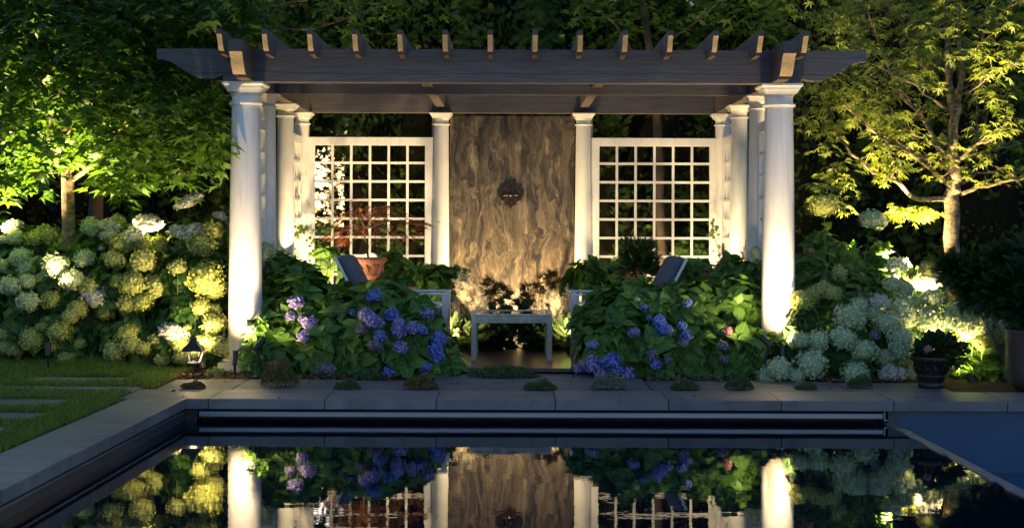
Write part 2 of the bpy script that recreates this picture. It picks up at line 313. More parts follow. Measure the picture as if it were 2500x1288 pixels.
# ------------------------------------------------------------------ leaf templates (V,T,UV)
def grid_leaf(w, prof, fold=.25, droop=.25, curl=0):
    V=[];UV=[];T=[]; n=len(prof)
    for i,(t,h) in enumerate(prof):
        z = -droop*t*t
        for s_ in (-1,0,1): V.append((s_*h*w, t, z + fold*abs(s_)*h*w)); UV.append((.5+.5*s_*h, t))
    for i in range(n-1):
        a=i*3; b=a+3
        for k in (0,1): T += [(a+k,a+k+1,b+k+1),(a+k,b+k+1,b+k)]
    return np.array(V),np.array(T),np.array(UV)
OV = grid_leaf(.34, [(0,.06),(.12,.62),(.3,1),(.5,.97),(.7,.7),(.88,.3),(1,.02)], .28, .28)
OV2 = grid_leaf(.36, [(0,.06),(.1,.6),(.3,1),(.52,.93),(.75,.52),(.9,.22),(1,.02)], .15, .5)
OVS = grid_leaf(.42, [(0,.1),(.3,1),(.65,.8),(1,.02)], .2, .2)
BL = grid_leaf(.10, [(0,1),(.5,.8),(1,.05)], .1, .3)
def star_leaf(lobes, depth, w0=.10, droop=.18):
    """lobes: list (angle deg, length); sinus points between"""
    pts=[(0,0)]; out=[(-.02,0)]
    P=[]; lobes=sorted(lobes)
    P.append((math.sin(math.radians(-150))*.12, math.cos(math.radians(-150))*.12))
    for i,(a,l) in enumerate(lobes):
        ar=math.radians(a); P.append((math.sin(ar-.16)*l*.62, math.cos(ar-.16)*l*.62)); P.append((math.sin(ar)*l, math.cos(ar)*l)); P.append((math.sin(ar+.16)*l*.62, math.cos(ar+.16)*l*.62))
        if i<len(lobes)-1:
            b=math.radians((a+lobes[i+1][0])/2); P.append((math.sin(b)*depth, math.cos(b)*depth))
    P.append((math.sin(math.radians(150))*.12, math.cos(math.radians(150))*.12))
    V=[(0,0.0,0.0)]+[(x,y+.0,-droop*(x*x+y*y)+.05*math.sin(7*x)) for x,y in P]
    T=[(0,i,i+1) for i in range(1,len(P))]
    UV=[(.5+x*.5,.5+y*.5) for x,y,_ in V]
    V=np.array(V); V[:,1]+=.12
    return V,np.array(T),np.array(UV)
MAPLE = star_leaf([(-112,.42),(-52,.78),(0,1.0),(52,.78),(112,.42)], .36)
MAPLE2 = star_leaf([(-105,.5),(-48,.85),(0,1.0),(48,.85),(105,.5)], .28, droop=.5)
PALM = star_leaf([(-92,.62),(-44,.9),(0,1.0),(44,.9),(92,.62)], .2, droop=.35)
def frond():
    V=[];T=[]
    def blade(p, d, l, w):
        d=np.array(d)/np.linalg.norm(d); n=np.array((-d[1],d[0],0.0)); i=len(V)
        q=np.array(p)
        V.extend([q-n*w*.5, q+d*l*.5-n*w*.5+(0,0,.0), q+d*l, q+d*l*.5+n*w*.5, q+n*w*.5])
        T.extend([(i,i+1,i+2),(i,i+2,i+3),(i,i+3,i+4)])
    blade((0,0,0),(0,1,0),1,.035)
    for k in range(9):
        t=.08+.1*k
        for s_ in (-1,1):
            l=.42*(1-t*.75); a=(s_*.75,.9,0); blade((0,t,0),a,l,.05)
            for j in range(3):
                u=.25+.25*j; dd=np.array(a)/np.linalg.norm(a)
                blade(np.array((0,t,0))+dd*l*u,(s_*.15,1,0),l*.34,.035)
    V=np.array(V); V[:,2]=-.22*V[:,1]**2-.35*V[:,0]**2
    return V,np.array(T),V[:,:2]*1.0
FROND = frond()
def frond2():
    V=[];T=[]
    def blade(p, d, l, w):
        d=np.array(d,float)/np.linalg.norm(d); n=np.array((-d[1],d[0],0.0)); i=len(V); q=np.array(p,float)
        V.extend([q-n*w*.5,q+d*l,q+n*w*.5]); T.append((i,i+1,i+2))
    blade((0,0,0),(0,1,0),1,.04)
    for k in range(6):
        t=.1+.14*k
        for s_ in (-1,1):
            l=.45*(1-t*.7); a=np.array((s_*.8,.9,0)); a=a/np.linalg.norm(a); blade((0,t,0),a,l,.05)
            for u in (.3,.6): blade(np.array((0,t,0))+a*l*u,(s_*.1,1,0),l*.42,.045)
    V=np.array(V); V[:,2]=-.3*V[:,1]**2-.4*V[:,0]**2
    return V,np.array(T),V[:,:2]*1.0
FROND2 = frond2()
def lace():
    V=[];T=[]
    for a in (-70,-45,-22,0,22,45,70):
        ar=math.radians(a); l=1-abs(a)/160; d=np.array((math.sin(ar),math.cos(ar))); n=np.array((-d[1],d[0])); i=len(V)
        for t,w in ((0,.02),(.45,.05),(1,.0)):
            for s_ in (-1,1):
                q=d*l*t+n*w*s_; V.append((q[0],q[1],-.5*(l*t)**2))
        T += [(i,i+1,i+3),(i,i+3,i+2),(i+2,i+3,i+5),(i+2,i+5,i+4)]
    V=np.array(V); return V,np.array(T),V[:,:2]
LACE = lace()
def feather():      # plume sprig
    V=[];T=[]
    for k in range(14):
        t=k/14; l=.32*(1-t)+.05
        for s_ in (-1,1):
            i=len(V); dz=(k%3-1)*.12
            V += [(0,t,0),(s_*l,t+.16,dz),(s_*l*.5,t+.02,dz)]; T.append((i,i+1,i+2))
    V=np.array(V); return V,np.array(T),V[:,:2]
FEATHER = feather()
def frames(Y, Zh):
    Y=Y/np.linalg.norm(Y,axis=1,keepdims=True); X=np.cross(Y,Zh); X/= (np.linalg.norm(X,axis=1,keepdims=True)+1e-9); Z=np.cross(X,Y)
    return np.stack([X,Y,Z],axis=2)      # columns
def scatter(tmpl, pos, Y, Zh, size):
    V,T,UV=tmpl; R=frames(Y,Zh)*np.asarray(size)[:,None,None]
    W=np.einsum('kij,nj->kni',R,V)+pos[:,None,:]; k=len(pos); n=len(V)
    TT=(T[None]+ (np.arange(k)*n)[:,None,None]).reshape(-1,3)
    return W.reshape(-1,3),TT,np.tile(UV,(k,1))
def merge(parts):
    Vs=[];Ts=[];Us=[];o=0
    for V,T,U in parts: Vs.append(V);Ts.append(T+o);Us.append(U);o+=len(V)
    return np.concatenate(Vs),np.concatenate(Ts),np.concatenate(Us)
KEEP=[]      # air kept free of leaves in front of each lamp: (start, end, r0, r1)
def keep_ok(P):
    ok=np.ones(len(P),bool)
    for A_,B_,r0,r1 in KEEP:
        A_=np.array(A_);B_=np.array(B_);d=B_-A_;t=np.clip(((P-A_)@d)/(d@d),-.05,1); q=np.linalg.norm(P-(A_+t[:,None]*d),axis=1); ok&=q>(r0+(r1-r0)*t)
    return ok
def rdir(n):
    d=RNG.normal(size=(n,3)); return d/np.linalg.norm(d,axis=1,keepdims=True)
# ------------------------------------------------------------------ flower heads
def floret(npet=4):
    V=[];T=[]
    for k in range(npet):
        a=2*math.pi*k/npet; c,s_=math.cos(a),math.sin(a); i=len(V)
        for x,y,z in ((0,0,0),(.5,-.42,.16),(1.0,0,.12),(.5,.42,.16)): V.append((x*c-y*s_, z*.0+ z, x*s_+y*c))
        T += [(i,i+1,i+2),(i,i+2,i+3)]
    V=np.array(V)   # petals spread in XZ, facing +Y
    return V,np.array(T),V[:,[0,2]]
FLO=floret()
BLOOMS={}
def bloom_mesh(kind, var):
    key=(kind,var)
    if key in BLOOMS: return BLOOMS[key]
    r=np.random.default_rng(100+var)
    big = kind in ('bl_blue','bl_lilac','bl_dim')
    n = 150 if big else 340; fs = .185 if big else .108
    d=r.normal(size=(n*2,3)); d/=np.linalg.norm(d,axis=1,keepdims=True)
    flat = .84 if kind=='bl_white' else .95
    d=d[d[:,2]>(-.45 if kind=='bl_white' else -.85)][:n]
    ph=r.uniform(0,6.28,(3,)); rad=1+.07*np.sin(5*d[:,0]+ph[0])+.07*np.sin(6*d[:,1]+ph[1])+.06*np.sin(5*d[:,2]+ph[2])+r.normal(0,.075,len(d))
    pos=d*rad[:,None]*np.array((1,1,flat))*.93
    tilt=d+r.normal(0,.45,d.shape)
    V,T,U=scatter(FLO,pos,tilt,r.normal(size=d.shape),r.uniform(.75,1.2,len(d))*fs)
    # inner body, darkened for the shaded gaps between florets
    m=MB(); prof=[(max(.01,math.cos(t)*.80),math.sin(t)*.80*flat) for t in np.linspace(-1.5,1.5,9)]; m.lathe(prof,seg=14)
    T2=[];
    for q in m.f:
        for i in range(1,len(q)-1): T2.append((q[0],q[i],q[i+1]))
    cv=np.array(m.v); cv[:, :]*= (1+.06*np.sin(9*cv[:,[1]]+7*cv[:,[2]]))
    nf=len(T); V,T,U=merge([(V,T,U),(cv,np.array(T2),np.zeros((len(cv),2)))])
    me=bpy.data.meshes.new('flower_head'); me.from_pydata(V.tolist(),[],T.tolist()); me.materials.append(M[kind]); me.materials.append(M['core_'+kind]); me.polygons.foreach_set('material_index',np.array([0]*nf+[1]*(len(T)-nf),dtype=np.int32)); me.shade_smooth(); me.update()
    BLOOMS[key]=me; return me
def flower_head(root, p, r, kind, zs=1.0):
    o=bpy.data.objects.new('flower_head', bloom_mesh(kind, random.randrange(4))); link(o, root)
    o.location = Vector(p)-root.location; o.scale=(r,r,r*zs); o.rotation_euler=(random.uniform(-.35,.35),random.uniform(-.35,.35),random.uniform(0,6.28)); return o
# ------------------------------------------------------------------ shrubs
def lobeW(l):       # (px,py,D,rpx[,squash]) -> centre, radius
    c=PD(l[0],l[1],l[2]); return np.array(c), l[3]*l[2]/F, (l[4] if len(l)>4 else 1.0)
def front(px,py,lobes):
    best=None
    for l in lobes:
        r=l[3]; q=(px-l[0])**2+(py-l[1])**2
        if q<r*r:
            D=l[2]-math.sqrt(r*r-q)*l[2]/F
            if best is None or D<best: best=D
    if best is None:
        l=min(lobes,key=lambda l:(math.hypot(px-l[0],py-l[1])-l[3])); best=l[2]-.05
    return best
def rosettes(lobes, dens, tmpl, size, nl=6, spread=(.9,1.5), blooms=(), zmin=GZ+.03, jit=.25, up=.35):
    P=[];A=[]
    for l in lobes:
        c,r,sq=lobeW(l); n=int(dens*4*math.pi*r*r*.75)+6
        d=rdir(n*2); d=d[d[:,2]>-.55][:n]; k=RNG.uniform(.62,1.03,len(d))**.7
        k[:len(d)//6]*=.7
        P.append(c+d*(r*k)[:,None]*np.array((1,1,sq))); a=d+np.array((0,-.1,up)); A.append(a)
    P=np.concatenate(P);A=np.concatenate(A); ok=P[:,2]>zmin
    for (b,r) in blooms:
        q=P-np.array(b); ok&=~((np.hypot(q[:,0],q[:,2])<r*.85)&(q[:,1]<r*.6)&(q[:,1]>-.6))
    ok&=keep_ok(P); P=P[ok];A=A[ok]; A/=np.linalg.norm(A,axis=1,keepdims=True)
    parts=[]
    ref=rdir(len(P)); U=np.cross(A,ref); U/=np.linalg.norm(U,axis=1,keepdims=True); W=np.cross(A,U)
    for k in range(nl):
        ph=(k%2)*math.pi+(k//2)*math.pi/2*1.0+RNG.normal(0,.25,len(P)); tier=k//2
        th=RNG.uniform(*spread,len(P))-(.35*(tier==nl//2-1))
        rad=U*np.cos(ph)[:,None]+W*np.sin(ph)[:,None]
        Y=A*np.cos(th)[:,None]+rad*np.sin(th)[:,None]; Zh=A*np.sin(th)[:,None]-rad*np.cos(th)[:,None]
        s_=size*RNG.uniform(.7,1.15,len(P))*(1-.35*(tier==nl//2-1))
        pos=P-A*(tier*-.012+.03)+rad*.012
        parts.append(scatter(tmpl if k%3 else OV2 if tmpl is OV else tmpl,pos,Y,Zh,s_))
    return merge(parts),P,A
def stems_mb(base, pts, r0=.006, spread=.12, nmax=60):
    m=MB(); pts=list(pts); random.shuffle(pts)
    for p in pts[:nmax]:
        p=Vector(p); b=Vector(base)+Vector((random.uniform(-spread,spread),random.uniform(-spread,spread),0)); b.z=GZ-.02
        b.x+= (p.x-b.x)*.45; b.y+=(p.y-b.y)*.45
        mid=b.lerp(p,.5)+Vector((random.uniform(-.04,.04),random.uniform(-.04,.04),.04))
        m.tube([b,mid,p],[r0,r0*.85,r0*.55],5,cap=False)
    return m
def shrub(name,label,cat,group,lobes,blooms,dens,tmpl,size,lmat,nl=6,base=None,stemr=.006,brk=.55):
    cs=[lobeW(l)[0] for l in lobes]; c=np.mean(cs,axis=0)
    base=Vector(base) if base is not None else Vector((c[0],c[1],GZ))
    root=thing(name,base,label,cat,group); bl=[]
    for (px,py,rp,kind,*rest) in blooms:
        D=rest[0] if rest and rest[0] else front(px,py,lobes); r=rp*D/F; D-=r*brk; p=PD(px,py,D)
        if any((Vector(k_[0])-p).length<r+.03 for k_ in KEEP) and rp>18: continue
        bl.append((p,r))
        flower_head(root,p,r,kind,rest[1] if len(rest)>1 else random.uniform(.85,1.05))
    (V,T,U),P,A=rosettes(lobes,dens,tmpl,size,nl,blooms=bl)
    raw('foliage',V,T,U,lmat,root)
    pts=[tuple(P[i]) for i in RNG.choice(len(P),min(26,len(P)),replace=False)]
    m=stems_mb(base,[tuple(b[0]) for b in bl][:60]+pts,stemr,nmax=90); build('stems',m,M['stem'],root)
    return root
def Z(lst, x0, y0, sc_, **kw):
    return [(x0+a[0]/sc_, y0+a[1]/sc_, a[2]/sc_)+tuple(a[3:]) for a in lst]
# ================================================================== SETTING
m=MB().box(-400,400,-60,400,GZ-.9,GZ-.012)
# one ground sheet with a hole for the pool and basin: four pieces in one mesh
m=MB()
def sheet(m,x0,x1,y0,y1,z): m.add([(x0,y0,z),(x1,y0,z),(x1,y1,z),(x0,y1,z)],[(0,1,2,3)])
sheet(m,-400,400,11.35,600,GZ-.01); sheet(m,-400,-2.6,-60,11.35,GZ-.01); sheet(m,9,400,-60,11.35,GZ-.01); sheet(m,-2.6,9,-60,-4,GZ-.01)
tag(build('ground',m,M['soil']),kind='structure')
# patio with its front edge, a little above the beds
tag(build('patio',MB().box(-2.22,2.22,13.02,16.25,-.035,0),M['patio'],bevel=.004),kind='structure')
# coping : separate stones in one mesh, joints left open
cj=[-3.04,-2.345,-1.445,-.582,.342,1.216,2.09,2.96,3.84,4.72,5.6,6.5,7.4]
m=MB()
for a,b in zip(cj[:-1],cj[1:]): m.box(a+.0025,b-.0025,11.0,11.62,GZ-.08,GZ)
def lx(D): return -2.52-(11.0-D)*.0185       # pool edge of the left coping
def lo(D): return -2.965-(11.0-D)*.0185
ys=[11.0,9.95,9.05,8.15,7.25,6.3,5.3,4.2,3.0,1.8,.5,-1,-2.5,-4]
for a,b in zip(ys[:-1],ys[1:]): m.prism([(lo(b+.0025),b+.0025),(lx(b+.0025),b+.0025),(lx(a-.0025),a-.0025),(lo(a-.0025),a-.0025)],'z',GZ-.08,GZ)
tag(build('coping',m,M['coping'],bevel=.006),kind='structure')
# paving behind the coping
m=MB()
for a,b,c in ((-2.92,-2.30,12.42),(-2.29,-1.42,12.42),(-1.41,-.68,12.36),(-.67,.30,12.62),(.31,1.15,12.62),(1.16,1.92,12.40),(1.93,2.78,12.38),(2.79,3.62,12.3)):
    m.box(a,b,11.627,c,GZ-.05,GZ-.003)
m.box(-.95,-.28,12.63,12.98,GZ-.05,GZ-.006); m.box(-.27,.55,12.63,12.98,GZ-.05,GZ-.006); m.box(.56,1.1,12.63,12.98,GZ-.05,GZ-.006)
for x0,x1,y0,y1 in ((-4.18,-3.29,12.17,12.53),(-4.22,-3.06,11.5,11.84),(-6.2,-3.34,10.48,10.98),(-6.2,-3.27,9.8,10.2),(-6.2,-3.32,9.08,9.5),(-6.2,-3.32,8.4,8.8)):
    m.box(x0,x1,y0,y1,GZ-.05,GZ-.004)
tag(build('paving',m,M['paver'],bevel=.004),kind='structure')
PAV=[(-4.18,-3.29,12.17,12.53),(-4.22,-3.0,11.5,11.84),(-9,-3.34,10.48,10.98),(-9,-3.27,9.8,10.2),(-9,-3.32,9.08,9.5),(-9,-3.32,8.4,8.8)]
# pool walls, cover slot, water, overflow edge
WZ=-.224
m=MB()
m.box(-3.2,-2.46,11.12,11.34,-1.6,GZ-.081)       # pier at the left of the slot
m.box(2.93,3.02,11.06,11.34,-1.6,GZ-.081)
m.box(-2.459,2.929,11.30,11.36,-1.6,GZ-.081)
m.prism([(lx(-4)-.035,-4),(lx(11.05)-.035,11.10),(lx(11.05)-.2,11.10),(lx(-4)-.2,-4)],'z',-1.6,GZ-.081)
tag(build('pool_wall',m,M['tile']),kind='structure')
m=MB(); m.prism([(lx(-4)-.012,-4),(lx(11.05)-.012,11.05),(lx(11.05)-.034,11.05),(lx(-4)-.034,-4)],'z',GZ-.112,GZ-.094)
o=build('cover_track',m,M['metal'],bevel=.003); tag(o,'long grey metal cover track fixed under the left pool coping','metal track')
r=thing('pool_cover_roller',(0.23,11.1,-.16),'long brushed metal cover bar in the slot under the far coping','pool cover bar')
m=MB(); m.prism([(11.04,-.190),(11.035,-.178),(11.035,-.152),(11.04,-.140),(11.13,-.138),(11.135,-.19)],'x',-2.425,2.885); build('bar',m,M['metal'],r,bevel=.003)
m=MB().box(2.895,2.905,11.05,11.12,-.20,-.13); m.box(2.905,2.925,11.05,11.12,-.2,-.19); build('end_bracket',m,M['metal'],r)
build('end_bracket',MB().box(-2.452,-2.44,11.06,11.12,-.19,-.14),M['black'],r)
m=MB(); sheet(m,-2.75,2.93,-4,11.31,WZ); tag(build('water',m,M['water']),kind='structure')
# overflow edge : stone crest with a chipped inner side
m=MB(); rr=random.Random(3); a=[];y=11.29
inn=[]
while y>-4:
    inn.append((2.905+rr.uniform(-.008,.008),y)); 
    if rr.random()<.28: inn.append((2.895+rr.uniform(-.012,.0),y-.03)); inn.append((2.925,y-.05))
    y-=rr.uniform(.12,.3)
inn.append((2.91,-4)); out=[(2.985,-4),(2.985,11.06)]
m.prism(inn+out,'z',WZ-.30,WZ+.008)
tag(build('overflow_wall',m,M['coping'],bevel=.004),kind='structure')
m=MB(); m.box(3.021,9,11.065,11.3,-1.6,GZ-.081); m.box(2.986,9,-4,11.064,-1.3,-.60)
tag(build('basin',m,M['skyblue_plaster']),kind='structure')
# bark mulch near the beds' front edge
k=5200; X=RNG.uniform(-3.05,3.6,k); Y=12.40+RNG.uniform(0,1,k)**1.3*.85
ok=~((X>-1.05)&(X<1.2)); X=X[ok];Y=Y[ok]
V,T,U=scatter(OVS,np.stack([X,Y,np.full(len(X),GZ-.004)+RNG.uniform(0,.02,len(X))],1),RNG.normal(size=(len(X),3))*(1,1,.25),RNG.normal(size=(len(X),3))*.4+(0,0,1),RNG.uniform(.012,.045,len(X)))
tag(raw('mulch',V,T,U,M['mulch']),kind='stuff',label='brown bark mulch on the planting bed')
# lawn
def lawn():
    k=150000; X=RNG.uniform(-6.6,-2.95,k); Y=7.0+RNG.uniform(0,1,k)*7.2
    back=13.9-(X+5)*.38; 
    ok=(Y<back)&(X<np.where(Y<11.64,-2.985-(11.0-Y)*.0185*(Y<11),-2.94))
    ok&=~((Y>11.60)&(Y<12.42)&(X>-2.95)); ok&=~((Y>12.42)&(X>-2.85)); ok&=~((Y>11.0)&(Y<11.63)&(X>-3.07))
    for a,b,c,d in PAV: ok&=~((X>a+.02)&(X<b-.015)&(Y>c+.02)&(Y<d-.015))
    ok&=(X>-1.02*Y*1250/F*1.12)
    X=X[ok];Y=Y[ok];k=len(X)
    h=RNG.uniform(.024,.048,k)*(1+.9*np.clip((Y-12.3)/1.2,0,1))*(1+.25*np.sin(X*5+Y*3)); w=RNG.uniform(.0022,.004,k)*1.1; a=RNG.uniform(0,6.28,k)
    lean=RNG.normal(0,.42,(k,2))*h[:,None]; dx=np.cos(a)*w; dy=np.sin(a)*w; z0=np.full(k,GZ-.008)
    P0=np.stack([X-dx,Y-dy,z0],1);P1=np.stack([X+dx,Y+dy,z0],1)
    m0=np.stack([X-dx*.75+lean[:,0]*.35,Y-dy*.75+lean[:,1]*.35,z0+h*.6],1);m1=np.stack([X+dx*.75+lean[:,0]*.35,Y+dy*.75+lean[:,1]*.35,z0+h*.6],1)
    t=np.stack([X+lean[:,0],Y+lean[:,1],z0+h],1)
    V=np.stack([P0,P1,m0,m1,t],1).reshape(-1,3); T=np.array([(0,1,3),(0,3,2),(2,3,4)])
    TT=(T[None]+(np.arange(k)*5)[:,None,None]).reshape(-1,3)
    UV=np.tile(np.array([(0,0),(1,0),(0,.6),(1,.6),(.5,1)]),(k,1))
    return V,TT,UV
V,T,U=lawn(); tag(raw('grass',V,T,U,M['grass']),kind='stuff',label='mown green grass growing between the stone pavers')
# ================================================================== PERGOLA
PT=2.594; BT=2.894
pg=thing('pergola',(0,14.6,0),'large dark timber pergola on white round columns with white lattice screens','pergola')
def column(xy, rt, rb, cw, lat=1.0, label=None):
    x,y=xy; H=PT; k=cw/.188
    sh=[(rb,.10)]+[(rb+(rt-rb)*(t**1.7), .10+(H-.17*k-.10)*t) for t in np.linspace(0.001,1,14)]
    neck=[(rt,H-.17*k),(rt,H-.10*k)]
    c=build('column',MB().lathe(sh+neck,(x,y,0),40),M['white'],pg,smooth=35); 
    m=MB(); m.lathe([(rt+.002,H-.205*k),(rt+.020*k,H-.200*k),(rt+.027*k,H-.188*k),(rt+.020*k,H-.176*k),(rt+.002,H-.171*k)],(x,y,0),40,cap=False)
    m.lathe([(rt+.001,H-.118*k),(rt+.006*k,H-.112*k),(rt+.010*k,H-.10*k),(rt+.016*k,H-.088*k)],(x,y,0),40,cap=True)
    sqp=[(cw*.76,H-.0875*k),(cw*.77,H-.078*k),(cw*.80,H-.066*k),(cw*.86,H-.052*k),(cw*.88,H-.044*k),(cw*.88,H-.038*k),(cw*.945,H-.030*k),(cw*.985,H-.022*k),(cw,H-.018*k),(cw,H-.001)]
    m.sq(sqp,(x,y,0)); m.box(x-cw*.9,x+cw*.9,y-cw*.9,y+cw*.9,H-.0006,H-.0002)
    m.f=m.f
    build('capital',m,M['white'],c,smooth=30)
    m=MB(); m.sq([(rb*1.36,-.02),(rb*1.36,.058)],(x,y,0)); m.lathe([(rb*1.28,.059),(rb*1.34,.072),(rb*1.28,.086),(rb*1.08,.09),(rb*1.04,.10)],(x,y,0),40)
    build('plinth',m,M['white'],c,smooth=30)
    if label: c['label']=label
    return c
XS=2.435; YC=[13.0,14.1,15.27,16.45]
for s_ in (-1,1):
    column((s_*XS,YC[0]),.127,.153,.188)
    for y in YC[1:]: column((s_*(XS+.0),y),.086,.100,.130)
    column((s_*.823,YC[3]),.086,.100,.130)
for s_ in (-1,1):   # square stone posts behind the middle columns
    build('post',MB().box(s_*.905-.03,s_*.905+.03,16.56,16.66,-.02,2.575),M['post'],pg,bevel=.003)
def uplit_ogee(o):  # ogee undersides get the tone with the uplight glow painted in
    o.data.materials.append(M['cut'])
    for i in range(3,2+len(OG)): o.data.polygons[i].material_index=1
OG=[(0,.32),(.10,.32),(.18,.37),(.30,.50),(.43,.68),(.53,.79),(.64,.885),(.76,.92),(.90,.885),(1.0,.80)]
def ogee(h,tip,ln,e=1.0):    # list of (distance from tip, depth below top)
    return [(d*ln, (tip/h if i<2 else tip/h+(z-.32)/(.92-.32)*(.92-tip/h))*h) for i,(d,z) in enumerate(OG)]
def beam_x(y0,y1,x0,x1,zb,zt,ogl=None):
    h=zt-zb
    if ogl:
        o=ogee(h,.10,.60); poly=[(x0,zt)]+[(x0+d,zt-z) for d,z in o]+[(x0+.605,zb),(x1-.605,zb)]+[(x1-d,zt-z) for d,z in reversed(o)]+[(x1,zt)]
    else: poly=[(x0,zt),(x0,zb),(x1,zb),(x1,zt)]
    m=MB(); m.prism(poly,'y',y0,y1); return m
build('beam',beam_x(12.87,13.0,-3.222,3.204,PT,BT,True),M['woodf'],pg,bevel=.004)
build('beam',beam_x(16.39,16.51,-2.9,2.9,PT,BT,None),M['woodx'],pg,bevel=.004)
build('beam',beam_x(14.05,14.15,-2.334,2.334,PT,BT-.002,None),M['woodx'],pg,bevel=.004)
for s_ in (-1,1):
    o=ogee(BT-PT+.004,.105,.30); h=BT+.004
    poly=[(12.23,h)]+[(12.23+d,h-z) for d,z in o]+[(12.535,PT+.003),(16.9,PT+.003),(16.9,h)]
    m=MB(); m.prism(poly,'x',s_*2.39-.055,s_*2.39+.055); uplit_ogee(build('side_beam',m,M['woody'],pg))
    m=MB().box(s_*.83-.05,s_*.83+.05,13.003,16.387,2.66,BT-.006); build('girder',m,M['woody'],pg,bevel=.003)
for k in range(14):
    x=(k-6.5)*.394; zt=3.007; h=.20
    o=ogee(.19,.046,.19)
    def raft(y0): return [(y0,zt)]+[(y0+d,zt-z) for d,z in o]
    poly=raft(12.38)+[(12.572,zt-.2),(12.865,zt-.2),(12.866,BT+.006),(16.55,BT+.006),(16.95,zt-.05),(16.95,zt)]
    m=MB(); m.prism(poly,'x',x-.022,x+.022); uplit_ogee(build('rafter',m,M['woody'],pg))
# lattice screens
def lattice(a0,a1,axis,pos,ncol,nrow=9,zt=2.313,pitch=.2144,mun=.028,fr=.095,th=.045):
    m=MB(); zb=zt-fr-nrow*pitch+mun-.095
    def bx(u0,u1,z0,z1,t):
        if axis=='x': m.box(u0,u1,pos-t/2,pos+t/2,z0,z1)
        else: m.box(pos-t/2,pos+t/2,u0,u1,z0,z1)
    inner0=a0+fr; inner1=a1-fr; w=(inner1-inner0+mun)/ncol
    bx(a0,inner0,zb,zt,th); bx(inner1,a1,zb,zt,th); bx(inner0,inner1,zt-fr,zt,th-.002); bx(inner0,inner1,zb,zb+.095,th-.002)
    f=build('lattice_frame',m,M['white'],pg,bevel=.003); m=MB()
    for i in range(1,ncol): bx(inner0+i*w-mun,inner0+i*w,zb+.095,zt-fr,.03)
    for j in range(1,nrow): z=zt-fr-j*pitch; bx(inner0,inner1,z,z+mun,.027)
    build('glazing_bars' if False else 'lattice_bars',m,M['white'],f,bevel=.002)
lattice(-2.373,-.912,'x',16.43,6); lattice(.912,2.373,'x',16.43,6)
for s_ in (-1,1):
    for i in (0,2): lattice(YC[i]+.10,YC[i+1]-.10,'y',s_*XS,3 if i==0 else 4)
# ================================================================== FOUNTAIN WALL
fw=thing('fountain_wall',(0,16.6,0),'tall brown veined stone fountain slab between the two rear columns','fountain')
m=MB().box(-.727,.727,16.545,16.66,-.03,2.576); build('stone_slab',m,M['marble'],fw,bevel=.004)
c=PD(1247,476,16.5); o=M['bronze']
m=MB(); R_=.156
def dia(m,r,y0,y1): m.prism([(c.x,c.z-r),(c.x+r,c.z),(c.x,c.z+r),(c.x-r,c.z)],'y',y0,y1)
dia(m,R_*.93,16.528,16.546)
for q in range(4):
    a=math.pi/2*q; 
    p=[Vector((c.x+R_*math.cos(a),16.52,c.z+R_*math.sin(a))),Vector((c.x+R_*math.cos(a+math.pi/2),16.52,c.z+R_*math.sin(a+math.pi/2)))]
    m.tube([p[0].lerp(p[1],t)-Vector((math.cos(a+math.pi/4),0,math.sin(a+math.pi/4)))*(.012*abs(math.sin(t*math.pi*3))) for t in np.linspace(0,1,16)],.010,6)
    # scrolls
    for sg in (-1,1):
        b=a+sg*.36; cc=Vector((c.x+R_*.62*math.cos(b),16.517,c.z+R_*.62*math.sin(b)))
        m.tube([cc+Vector((math.cos(t*sg+b),0,math.sin(t*sg+b)))*(.036-.0045*t) for t in np.linspace(0,6,18)],.0065,6)
        cc=Vector((c.x+R_*.36*math.cos(a+sg*.62),16.515,c.z+R_*.36*math.sin(a+sg*.62)))
        m.tube([cc+Vector((math.cos(t*sg+a),0,math.sin(t*sg+a)))*(.022-.003*t) for t in np.linspace(0,5.5,14)],.0055,6)
    m.tube([(c.x+.02*math.cos(a),16.51,c.z+.02*math.sin(a)),(c.x+.06*math.cos(a),16.50,c.z+.06*math.sin(a)),(c.x+.115*math.cos(a),16.512,c.z+.115*math.sin(a))],[.009,.015,.003],8)
md=build('ornament',m,M['bronze'],fw,smooth=50)
m=MB(); m.tube([(c.x,16.53,c.z),(c.x,16.49,c.z),(c.x,16.475,c.z-.012)],[.020,.017,.012],12); build('spout',m,M['bronze'],md,smooth=True)
m=MB(); m.tube([(c.x,16.48,c.z-.01),(c.x+.001,16.52,c.z-.12),(c.x,16.538,c.z-.4),(c.x+.002,16.540,0.25)],[.004,.004,.003,.003],6)
gm,nt,out=newmat('water_stream'); g_=N(nt,'ShaderNodeBsdfGlossy'); g_.inputs['Roughness'].default_value=.2; g_.inputs[0].default_value=(.8,.75,.68,1); L(nt,g_.outputs[0],out.inputs[0])
build('water_stream',m,gm,fw,smooth=True)
# ================================================================== FURNITURE
t=thing('low_table',(0,14.1,0),'low white table with a glass top in the middle of the patio','table')
tx,ty0,ty1,tz=.39,13.72,14.44,.449
m=MB(); m.box(-tx-.005,-tx+.055,ty0,ty1,tz-.018,tz); m.box(tx-.055,tx+.005,ty0,ty1,tz-.018,tz); m.box(-tx+.055,tx-.055,ty0,ty0+.055,tz-.018,tz-.001); m.box(-tx+.055,tx-.055,ty1-.055,ty1,tz-.018,tz-.001); build('top_frame',m,M['white'],t,bevel=.003)
build('glass_top',MB().box(-tx+.055,tx-.055,ty0+.055,ty1-.055,tz-.012,tz-.006),M['glass'],t)
m=MB()
for z in (tz-.046,tz-.064,tz-.082): 
    for yy in (ty0+.006,ty1-.02): m.box(-tx+.05,tx-.05,yy,yy+.014,z,z+.014)
for yy in (ty0+.012,ty1-.026): m.box(-tx+.05,tx-.05,yy,yy+.014,tz-.088,tz-.02)
for xx in (-tx+.006,tx-.02): m.box(xx,xx+.014,ty0+.05,ty1-.05,tz-.088,tz-.02)
